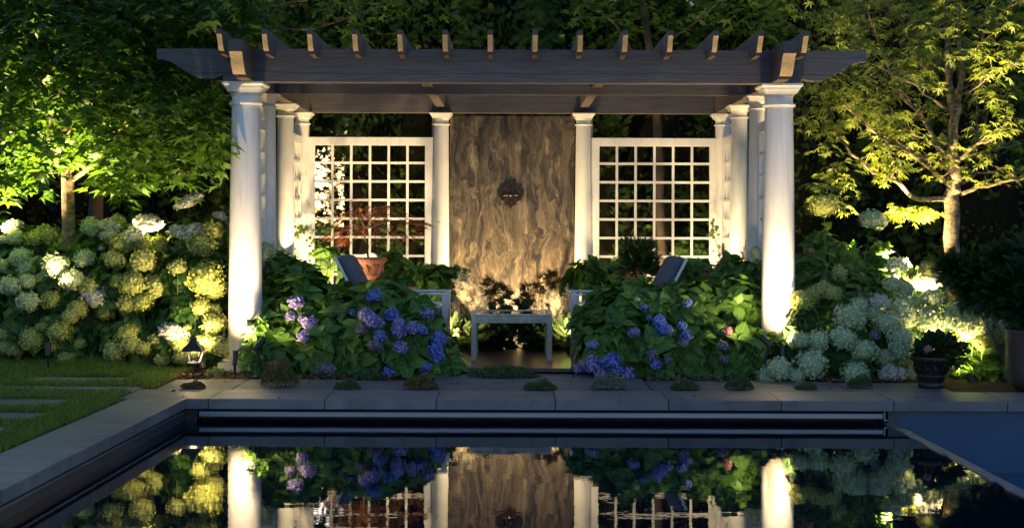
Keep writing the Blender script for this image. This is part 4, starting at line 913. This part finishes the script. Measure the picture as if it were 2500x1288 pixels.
# ================================================================== PLUMES, FERNS, VINES
def plume(name,label,cat,tips,base,mat,r0=.05,ln=.2,fol=None,folpts=()):
    r=thing(name,(base[0],base[1],GZ),label,cat); pos=[];Y=[];sz=[]; m=MB()
    for t in tips:
        t,ln_=(t[0],t[1]) if isinstance(t,tuple) and len(t)==2 else (t,ln)
        tip=Vector(t); b=Vector((base[0]+(tip.x-base[0])*.5,base[1],0)); ax=(tip-b).normalized(); ax=(ax+Vector((random.uniform(-.3,.3),random.uniform(-.2,.2),.1))).normalized()
        st=tip-ax*ln_; m.tube([b,st,tip],[.003,.0025,.001],5,cap=False)
        for k in range(34):
            u=k/34; q=st+ax*ln_*u; a=random.uniform(0,6.28); o_=ax.orthogonal().normalized(); rad=o_*math.cos(a)+ax.cross(o_)*math.sin(a)
            pos.append(tuple(q)); Y.append(tuple(rad+ax*.7)); sz.append(r0*(1.1-u)*random.uniform(.8,1.4))
    pos=np.array(pos); raw('plumes',*scatter(FEATHER,pos,np.array(Y),rdir(len(pos)),np.array(sz)),M[mat],r); build('stems',m,M['stem'],r)
    if fol:
        pos=[];Y=[]
        for c_ in folpts:
            cc=PD(c_[0],c_[1],c_[2])
            for k in range(int(c_[4])): 
                d=rdir(1)[0]; rr=c_[3]*c_[2]/F; pos.append(tuple(np.array(cc)+d*rr*(random.random()**.5))); Y.append(tuple(d+np.array((0,-.2,.5))))
        pos=np.array(pos); raw('foliage',*scatter(fol[0],pos,np.array(Y),rdir(len(pos))*.6+(0,0,1),RNG.uniform(.7,1.3,len(pos))*fol[1]),M[fol[2]],r)
    return r
T_=lambda L_,D: [(tuple(PD(x,y,D+random.uniform(-.15,.15))),l) for x,y,l in L_]
plume('astilbe','cream plumed astilbe left of the low table','astilbe',T_([(1130,645,.26),(1142,655,.22),(1150,665,.2),(1165,695,.2),(1180,700,.22),(1150,712,.2),(1120,712,.2),(1108,740,.22),(1125,745,.2),(1150,740,.24),(1170,735,.22),(1185,725,.18),(1112,765,.18),(1160,700,.2),(1136,690,.2),(1120,680,.2),(1172,752,.16),(1190,745,.14),(1145,760,.2),(1128,780,.18)],14.95),(-.46,14.95),'plume_cream',.075,.23,(FROND,.16,'leaf_thyme'),[(1130,800,15.1,38,50),(1110,830,14.8,40,60),(1150,830,14.9,40,60)])
plume('astilbe','cream plumed astilbe right of the low table','astilbe',T_([(1310,715,.2),(1330,725,.22),(1350,705,.2),(1365,715,.2),(1345,735,.2),(1370,740,.22),(1385,690,.2),(1395,720,.2),(1325,742,.18),(1400,745,.2),(1378,760,.18),(1340,700,.15),(1300,742,.14),(1318,752,.14),(1360,760,.2),(1392,770,.2)],14.95),(.5,14.95),'plume_cream',.075,.23,(FROND,.16,'leaf_thyme'),[(1365,800,15.1,38,50),(1390,830,14.8,40,60)])
plume('astilbe','pink astilbe between the left columns','astilbe',T_([(700,612,.2),(712,622,.2),(690,632,.18),(722,628,.16),(680,640,.16),(705,640,.2)],14.3),(-2.2,14.3),'plume_pink',.04)
plume('astilbe','dusky pink astilbe plumes leaning out between the right columns','astilbe',T_([(1752,598,.28),(1765,604,.3),(1780,612,.3),(1740,640,.2),(1720,645,.22),(1790,628,.26),(1822,582,.22),(1700,678,.18),(1712,682,.16),(1765,590,.14),(1800,640,.2)],14.2),(2.3,14.3),'plume_pink',.05)
# bronze and dark ferns behind the table
def ferny(name,label,cat,lobes,mat,n,size,tm=FROND,base=None):
    c=PD(*lobes[0][:3]); base=base or (c.x,c.y); r=thing(name,(base[0],base[1],GZ),label,cat); pos=[];Y=[]
    for l in lobes:
        c,rr,_=lobeW(l); d=rdir(n); p=c+d*(rr*RNG.uniform(.3,1,n)**.5)[:,None]; pos.append(p); Y.append(d+(0,-.1,.45))
    pos=np.concatenate(pos);Y=np.concatenate(Y); ok=pos[:,2]>.02; pos=pos[ok];Y=Y[ok]
    raw('foliage',*scatter(tm,pos,Y,rdir(len(pos))*.8+(0,-.3,1),RNG.uniform(.6,1.3,len(pos))*size),M[mat],r)
    m=MB()
    for i in RNG.choice(len(pos),min(24,len(pos)),replace=False): m.tube([(base[0]+(pos[i][0]-base[0])*.4,base[1],GZ),tuple(pos[i])],[.004,.002],5,cap=False)
    build('stems',m,M['bark_dark'],r); return r
ferny('bronze_fern','bronze fern silhouetted left of the stream on the slab','fern',[(1215,715,15.5,26),(1195,700,15.4,18),(1240,735,15.5,18)],'leaf_brown',46,.10,LACE,(-.1,15.5))
ferny('bronze_fern','bronze fern silhouetted right of the stream on the slab','fern',[(1330,690,15.4,22),(1300,715,15.5,24),(1350,680,15.4,16),(1280,735,15.5,16)],'leaf_brown',46,.10,LACE,(.3,15.5))
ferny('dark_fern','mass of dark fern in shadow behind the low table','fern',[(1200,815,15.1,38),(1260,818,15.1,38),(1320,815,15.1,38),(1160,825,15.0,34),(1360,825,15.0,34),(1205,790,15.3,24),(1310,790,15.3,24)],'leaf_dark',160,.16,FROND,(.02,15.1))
def vine(label,path,D,n,size=.05,mat='leaf_vine'):
    P=[PD(x,y,D+d) for x,y,d in path]; r=thing('climbing_vine',(P[0].x,P[0].y,GZ),label,'vine'); build('stem',MB().tube([Vector((P[0].x,P[0].y,GZ))]+P,.004,5),M['stem'],r)
    pos=[];Y=[]
    for k in range(n):
        t=random.random()*(len(P)-1); i=int(t); q=P[i].lerp(P[i+1],t-i)+Vector((random.gauss(0,.035),random.gauss(0,.03),random.gauss(0,.035))); pos.append(tuple(q)); Y.append((random.uniform(-1,1),random.uniform(-.8,.1),random.uniform(-.9,.4)))
    pos=np.array(pos); raw('foliage',*scatter(OVS,pos,np.array(Y),rdir(len(pos))*.5+(0,-1,.3),RNG.uniform(.7,1.3,len(pos))*size),M[mat],r)
vine('green vine climbing beside the rear left corner column',[(715,640,0),(712,590,0),(728,555,0),(745,562,0),(760,570,0)],15.6,46)
vine('thin vine creeping over the left lattice near the maple',[(770,640,0),(768,600,0),(790,590,0),(800,560,0),(806,556,0)],16.2,26,.045)
vine('green vine climbing the right corner column',[(1760,640,0),(1752,600,0),(1738,560,0),(1742,545,0)],15.9,34,.045)
vine('bright lit vine spreading behind the lower right lattice',[(1720,640,0),(1700,620,.1),(1670,600,.1),(1650,605,.1),(1690,640,0),(1655,650,0),(1720,610,0)],16.75,190,.055,'leaf_vine')
# ================================================================== POTS at the far right
c=PG(2292,952); pot('glazed_pot',c.x,11.95,GZ,.165,.26,'dark glazed pot standing on the paving at the right end','darkpot')
ferny('geranium','dark geranium with a small pink flower in the glazed pot','geranium',[(2290,850,11.95,40),(2320,860,11.95,36),(2262,862,11.95,30)],'leaf_dark',260,.05,OVS,(c.x,11.95))
g_=bpy.data.objects['geranium']; flower_head(g_,PD(2266,851,11.72),.035,PK)
def planter():
    c=PG(2548,952); S=F/c.y; R_=84/S; r=thing('tall_planter',(c.x,c.y+.05,GZ),'tall brown weathered planter cut off by the right edge','plant pot')
    pr=[(R_*.55,0),(R_*.72,.01),(R_*.86,.04),(R_*.95,.09),(R_*.985,.15),(R_,.25),(R_*1.0,.47),(R_*1.015,.485),(R_*1.0,.50),(R_*.92,.50),(R_*.9,.46)]
    build('planter_body',MB().lathe(pr,(c.x,c.y+.05,GZ),48),M['rust'],r,smooth=40); return c.x,c.y+.05
PX,PY=planter()
ferny('dark_shrub','dark bushy shrub overflowing the tall planter at the right edge','shrub',[(2500,710,12.0,66),(2560,650,12.0,92),(2440,715,12.1,34),(2500,755,11.95,30),(2395,670,12.3,20),(2370,715,12.4,13),(2450,640,12.2,26),(2330,660,12.5,16)],'leaf_dark',330,.13,FROND,(PX,PY))
# ================================================================== TREES
def limb_tree(name,label,limbs,r_scale,base,bark,tmpl,lmat,D,clusters,lsize,extra=None,grp=None,twig=.35,ntw=7,nl=5,flat=.35,leafR=.10):
    r=thing(name,base,label,'tree',grp); m=MB(); tips=[]
    for pts,r0,r1 in limbs:
        P=[PD(x,y,D+d) for x,y,d in pts]; n=len(P)
        Q=[]
        for i in range(n-1):
            for j in range(3): Q.append(P[i].lerp(P[i+1],j/3)+(Vector((random.gauss(0,.008),random.gauss(0,.02),random.gauss(0,.008))) if i+j else Vector()))
        Q.append(P[-1]); k=len(Q)
        m.tube(Q,[r0+(r1-r0)*i/(k-1) for i in range(k)],9)
        if r0<.04:
            for i in range(1,k):
                for t in range(ntw if i>k*.25 else 1):
                    if random.random()<.5: continue
                    d=Vector((random.gauss(0,1),random.gauss(0,1),random.gauss(.15,.45)))+(Q[i]-Q[i-1]).normalized()*.6; d.normalize(); l=twig*random.uniform(.4,1.2)
                    e=Q[i]+d*l; mid=Q[i]+d*l*.5+Vector((0,0,.03)); m.tube([Q[i],mid,e],[.006,.004,.002],4,cap=False); tips+= [mid,e]
    if extra:
        for (a,b) in extra: m.tube([a,b],[.006,.003],4,cap=False)
    build('trunk',m,M[bark],r,smooth=True)
    pos=[];Y=[];Zh=[]
    allp=tips+[Vector(p) for p in clusters]
    for p in allp:
        for k in range(nl):
            a=random.uniform(0,6.28); rr=leafR*random.uniform(.2,1.1); q=p+Vector((math.cos(a)*rr,math.sin(a)*rr,random.gauss(0,leafR*flat)))
            pos.append(tuple(q)); Y.append((math.cos(a),math.sin(a),random.uniform(-.7,.05))); Zh.append((random.gauss(0,.35),random.gauss(0,.35)-.25,1))
    pos=np.array(pos); Y=np.array(Y); Zh=np.array(Zh)
    raw('crown',*scatter(tmpl,pos,Y,Zh,RNG.uniform(.6,1.25,len(pos))*lsize),M[lmat],r,smooth=False); return r
def zz(L_): return [(1850+x/2.477,y/2.477,d) for x,y,d in L_]
RT=[([(2330,905,0),(2328,700,0)]+zz([(1180,1288,0),(1175,1180,0),(1185,1080,0),(1190,960,0)]),.080,.070),
 (zz([(1190,960,0),(1180,830,0),(1190,700,0),(1165,560,.05),(1160,420,.05),(1140,250,.1),(1150,0,.1),(1150,-400,.1)]),.055,.02),
 (zz([(1195,720,0),(1215,620,-.05),(1230,400,-.1),(1220,0,-.1),(1260,-300,-.1)]),.035,.012),
 (zz([(1150,1200,0),(960,1205,-.1),(850,1100,-.25),(700,1040,-.3),(560,920,-.4),(470,800,-.45),(440,700,-.5)]),.028,.006),
 (zz([(1180,1130,0),(1100,1080,-.1),(950,940,.1),(820,830,.2),(760,700,.3)]),.030,.007),
 (zz([(1160,1030,0),(1060,970,-.1),(920,930,-.2),(800,860,-.3),(680,780,-.35),(560,660,-.4),(450,560,-.4),(415,480,-.4),(380,420,-.4)]),.022,.005),
 (zz([(1170,980,0),(1080,870,.1),(1010,740,.2),(900,610,.25),(830,500,.3),(760,330,.35),(700,180,.35),(640,0,.3)]),.026,.006),
 (zz([(1210,970,0),(1300,900,-.1),(1420,830,-.2),(1610,720,-.3)]),.022,.008),
 (zz([(1230,1110,0),(1330,1060,.1),(1540,1015,.3)]),.018,.006),
 (zz([(1230,1175,0),(1330,1130,-.1),(1500,1100,-.2),(1650,1065,-.3)]),.022,.009),
 (zz([(1220,960,0),(1300,880,.1),(1380,760,.2),(1400,580,.2),(1470,470,.3),(1600,330,.3)]),.016,.005),
 (zz([(1190,960,0),(1080,890,-.2),(960,820,-.3),(850,740,-.4),(700,680,-.5),(560,560,-.5)]),.016,.004),
 (zz([(1230,950,0),(1450,900,.2),(1650,860,.3)]),.014,.006),
 (zz([(1165,560,.05),(1040,440,.1),(960,330,.2),(880,150,.2),(850,0,.2)]),.018,.006),
 (zz([(1200,560,0),(1290,370,-.1),(1370,200,-.2),(1500,60,-.2),(1600,-80,-.2)]),.018,.006),
 (zz([(980,620,.2),(840,580,0),(700,560,-.2),(540,470,-.3)]),.010,.003),
 (zz([(1140,250,.1),(1000,120,-.1),(820,60,-.2),(640,80,-.2),(480,120,-.2)]),.014,.004),
 (zz([(1190,700,0),(1060,600,-.4),(900,480,-.6),(720,400,-.7),(520,330,-.6)]),.014,.004),
 (zz([(1190,600,0),(1330,520,-.3),(1480,420,-.5),(1620,380,-.6)]),.012,.004)]
cl=[]
for k in range(600):
    x=random.uniform(1910,2580); y=random.uniform(-200,440); lim=60+ (x<2100)*0
    if y>300+ (120 if x<2080 else -60 if x>2220 else 20): continue
    if x<1990 and y>330: continue
    if y>150 and random.random()<(.85 if x>2160 else .45): continue
    cl.append(PD(x,y,14.1+random.uniform(-1.0,1.0)))
for k in range(26): cl.append(PD(random.uniform(2170,2290),random.uniform(505,535),13.9+random.uniform(-.15,.15)))
for k in range(30): cl.append(PD(random.uniform(1960,2080),random.uniform(400,520),13.6+random.uniform(-.2,.2)))
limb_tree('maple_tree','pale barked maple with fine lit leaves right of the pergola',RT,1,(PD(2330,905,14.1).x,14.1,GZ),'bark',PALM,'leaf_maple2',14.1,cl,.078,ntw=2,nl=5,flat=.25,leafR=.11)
LT=[([(170,920,0),(168,600,0),(166,430,0)],.068,.062),([(166,430,0),(160,350,0),(168,300,0),(185,270,.05),(205,215,.1),(180,60,.1),(170,-200,.1)],.055,.02),
 ([(160,430,0),(140,400,-.1),(110,300,-.2),(100,190,-.3),(60,90,-.3),(40,-60,-.3)],.034,.014),([(175,440,0),(235,400,-.1),(300,340,-.2),(330,170,-.3),(380,60,-.3)],.026,.010),([(170,420,0),(250,410,.1),(330,420,.2),(420,430,.3),(500,400,.4)],.020,.007),
 ([(185,270,0),(260,220,.2),(300,170,.3),(420,150,.4),(520,90,.4)],.022,.006),([(160,330,0),(90,290,.2),(20,250,.4),(-80,200,.5)],.022,.006),([(200,380,0),(280,320,-.4),(400,260,-.7),(480,260,-.8)],.018,.005)]
cl=[]
for k in range(2500):
    x=random.uniform(-160,690); y=random.uniform(-160,500); D=14.0+random.uniform(-1.5,1.4)
    bot=495-60*abs(math.sin(x*.021))-(40 if x>400 else 0)
    if 110<x<215 and y>405: continue
    if y>bot or (x>545 and y>95) or (x>655-y*.2): continue
    if math.sin(x*.028+1)*math.sin(y*.034+.6)>.55 and D<14.2: continue
    if x>330 and 70<y<230: D=max(D,13.3+random.uniform(0,.3))
    if 350<x<560 and 90<y<235 and random.random()<.5: continue
    cl.append(PD(x,y,D))
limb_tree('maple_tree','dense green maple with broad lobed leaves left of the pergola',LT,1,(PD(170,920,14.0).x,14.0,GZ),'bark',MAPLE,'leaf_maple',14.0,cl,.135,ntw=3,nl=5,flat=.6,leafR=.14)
# ---- background arborvitae
def cedar_meshes(seed, n=6500, H=5.6, R_=.85, core=True):
    r=np.random.default_rng(seed); z=r.uniform(0,1,n)**1.15; rad=R_*(1-z**1.8)**.7*(.86+.2*np.sin(9*z+seed)); a=r.uniform(0,6.28,n); kk=r.uniform(.72,1.04,n)
    pos=np.stack([np.cos(a)*rad*kk,np.sin(a)*rad*kk,.15+z*H],1); out=np.stack([np.cos(a),np.sin(a),np.full(n,.0)],1)
    Y=out+r.normal(0,.35,(n,3))+np.stack([0*a,0*a,r.uniform(-.5,.7,n)],1); Zh=np.stack([-np.sin(a),np.cos(a),0*a],1)*r.choice([-1,1],n)[:,None]+r.normal(0,.5,(n,3))
    V,T,U=scatter(FROND2,pos,Y,Zh,r.uniform(.10,.20,n))
    o_=raw('crown',V,T,None,M['leaf_cedar'],None,False); me=o_.data; bpy.data.objects.remove(o_)
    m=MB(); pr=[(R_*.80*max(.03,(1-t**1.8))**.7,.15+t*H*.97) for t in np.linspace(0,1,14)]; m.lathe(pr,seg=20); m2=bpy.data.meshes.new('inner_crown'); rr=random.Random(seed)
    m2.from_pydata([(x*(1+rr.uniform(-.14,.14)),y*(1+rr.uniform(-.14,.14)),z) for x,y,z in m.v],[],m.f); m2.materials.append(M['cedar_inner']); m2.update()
    m=MB().tube([(0,0,-.05),(.02,0,H*.5),(0,0,H*.9)],[.09,.06,.02],8); m3=bpy.data.meshes.new('trunk'); m3.from_pydata(m.v,[],m.f); m3.materials.append(M['bark_dark']); m3.update()
    return me,m2,m3
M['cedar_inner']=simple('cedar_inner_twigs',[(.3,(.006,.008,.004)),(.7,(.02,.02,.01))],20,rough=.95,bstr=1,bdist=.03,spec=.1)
VAR=[cedar_meshes(s) for s in (1,2,3)]
GAP=cedar_meshes(4,n=3300,R_=.62)
def cedar(x,y,v,s,label,grp,core=True,rot=None):
    r=thing('arborvitae',(x,y,GZ),label,'evergreen tree',grp); me=GAP if not core else VAR[v]
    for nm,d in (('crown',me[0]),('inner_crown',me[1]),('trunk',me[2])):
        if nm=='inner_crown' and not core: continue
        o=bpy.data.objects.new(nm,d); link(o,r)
    r.scale=(s,s,random.uniform(.96,1.06)); r.rotation_euler=(0,0,random.uniform(0,6.28) if rot is None else rot)
wh=['at the far left edge behind the maple','behind the left maple crown','behind the left maple trunk','left of the left lattice','with sky showing through behind the left lattice','behind the middle of the left lattice','behind the right edge of the left lattice','behind the stone fountain slab','behind the left edge of the right lattice','behind the middle of the right lattice','behind the right corner column','right of the front column','behind the right maple branches','behind the right maple trunk','at the far right edge behind the planter']
xs=[-7.4,-6.35,-5.3,-4.25,-3.38,-1.72,-1.15,-.15,.85,1.85,2.85,3.85,4.85,5.9,6.95]
for i,(x,wd) in enumerate(zip(xs,wh)):
    cedar(x,18.3+random.uniform(-.2,.2),i%3,1.0 if i not in (4,5) else .66,'dark evergreen arborvitae '+wd,'arborvitae hedge behind the pergola')
cedar(-2.7,18.6,0,.8,'thin gappy arborvitae letting the evening sky through the left lattice','arborvitae hedge behind the pergola',core=False)
xs2=[-9.6,-8.2,-6.9,-5.6,-4.6,-3.7,-1.15,-.4,.8,2.0,3.2,4.4,5.7,7.0,8.3,9.6]
for i,x in enumerate(xs2):
    cedar(x,20.2+random.uniform(-.2,.2),(i+1)%3,1.15,'tall dark arborvitae in the second row behind the hedge','second row of arborvitae')
# deciduous branches above the pergola from a tree behind
BT_=[([(1640,905,0),(1610,500,0),(1600,200,0),(1560,-60,0),(1500,-300,0)],.07,.03),([(1600,200,0),(1500,60,-.3),(1420,-20,-.5)],.02,.006),([(1600,120,0),(1720,40,-.2),(1800,-40,-.3)],.02,.006)]
cl=[PD(random.uniform(1400,1900),random.uniform(-120,85)-abs(random.gauss(0,20)),17.2+random.uniform(-.5,.5)) for k in range(150)]
limb_tree('maple_tree','young maple behind the pergola hanging leaves over the right rafters',BT_,1,(PD(1640,905,17.3).x,17.3,GZ),'bark_dark',MAPLE,'leaf_maple',17.3,cl,.13,ntw=2,nl=4,flat=.6,leafR=.16)
BT2=[([(233,905,0),(236,500,0),(240,200,0),(300,-60,0)],.10,.05),([(240,250,0),(400,120,0),(620,20,-.3),(860,-20,-.5)],.03,.008),([(240,200,0),(500,80,-.3),(760,70,-.5),(960,10,-.6)],.02,.006)]
cl=[PD(random.uniform(520,1120),random.uniform(-150,100)-abs(random.gauss(0,20)),17.0+random.uniform(-.7,.4)) for k in range(180)]
limb_tree('shade_tree','dark trunked tree behind the left maple reaching over the pergola',BT2,1,(PD(233,905,16.8).x,16.8,GZ),'bark_dark',MAPLE,'leaf_maple',16.8,cl,.12,ntw=3,nl=4,flat=.6,leafR=.18)

cl=[PD(random.uniform(590,1050),random.uniform(-120,300),19.3+random.uniform(-.5,.5)) for k in range(330)]+[PD(random.uniform(680,800),random.uniform(-90,150),19.0+random.uniform(-.5,.5)) for k in range(190)]+[PD(random.uniform(730,900),random.uniform(150,345),19.2+random.uniform(-.5,.5)) for k in range(130)]+[PD(random.uniform(750,860),random.uniform(345,560),19.6+random.uniform(-.4,.4)) for k in range(24)]+[PD(random.uniform(790,890),random.uniform(-30,125),18.9+random.uniform(-.4,.4)) for k in range(90)]+[PD(random.uniform(760,820),random.uniform(0,120),18.9+random.uniform(-.4,.4)) for k in range(70)]+[PD(random.uniform(710,790),random.uniform(270,345),19.0+random.uniform(-.4,.4)) for k in range(60)]
limb_tree('shade_tree','high crowned tree far behind the left lattice against the evening sky',[([(905,900,0),(900,400,0),(880,150,0),(860,-80,0)],.07,.03),([(900,330,0),(820,250,0),(720,120,0)],.02,.008)],1,(PD(905,905,19.6).x,19.6,GZ),'bark_dark',MAPLE,'leaf_maple',19.6,cl,.15,ntw=3,nl=6,flat=.8,leafR=.2)
# ================================================================== CAMERA, SKY
cam=bpy.data.cameras.new('camera'); cam.sensor_width=36; cam.lens=50; cam.shift_y=-(644-HOR)/2500; cam.clip_end=2000
co=bpy.data.objects.new('camera',cam); link(co); co.location=(0,0,CAMZ); co.rotation_euler=(math.pi/2,-ROLL,0); sc.camera=co
w=bpy.data.worlds.new('World'); sc.world=w; w.use_nodes=True; nt=w.node_tree
bg=nt.nodes['Background']; sk=nt.nodes.new('ShaderNodeTexSky'); sk.sky_type='NISHITA'; sk.sun_disc=False
SUN_EL,SUN_ROT=math.radians(9.0),math.radians(-12)
sk.sun_elevation=SUN_EL; sk.sun_rotation=SUN_ROT; sk.ozone_density=3.2; sk.air_density=1.2; sk.dust_density=1
mt_=nt.nodes.new('ShaderNodeMix'); mt_.data_type='RGBA'; mt_.blend_type='MULTIPLY'; mt_.inputs['Factor'].default_value=1; mt_.inputs[7].default_value=(1.0,.95,1.14,1); nt.links.new(sk.outputs[0],mt_.inputs[6]); nt.links.new(mt_.outputs[2],bg.inputs[0]); bg.inputs[1].default_value=.10
sl=bpy.data.lights.new('sun','SUN'); sl.energy=.02; sl.angle=math.radians(3); sl.color=(1,.85,.7)
so=bpy.data.objects.new('sun',sl); link(so)
d=Vector((math.sin(SUN_ROT)*math.cos(SUN_EL),math.cos(SUN_ROT)*math.cos(SUN_EL),math.sin(SUN_EL)))
so.rotation_euler=d.to_track_quat('Z','Y').to_euler()
sc.view_settings.view_transform='Standard'; sc.view_settings.look='None'; sc.view_settings.exposure=1.4; sc.view_settings.gamma=1
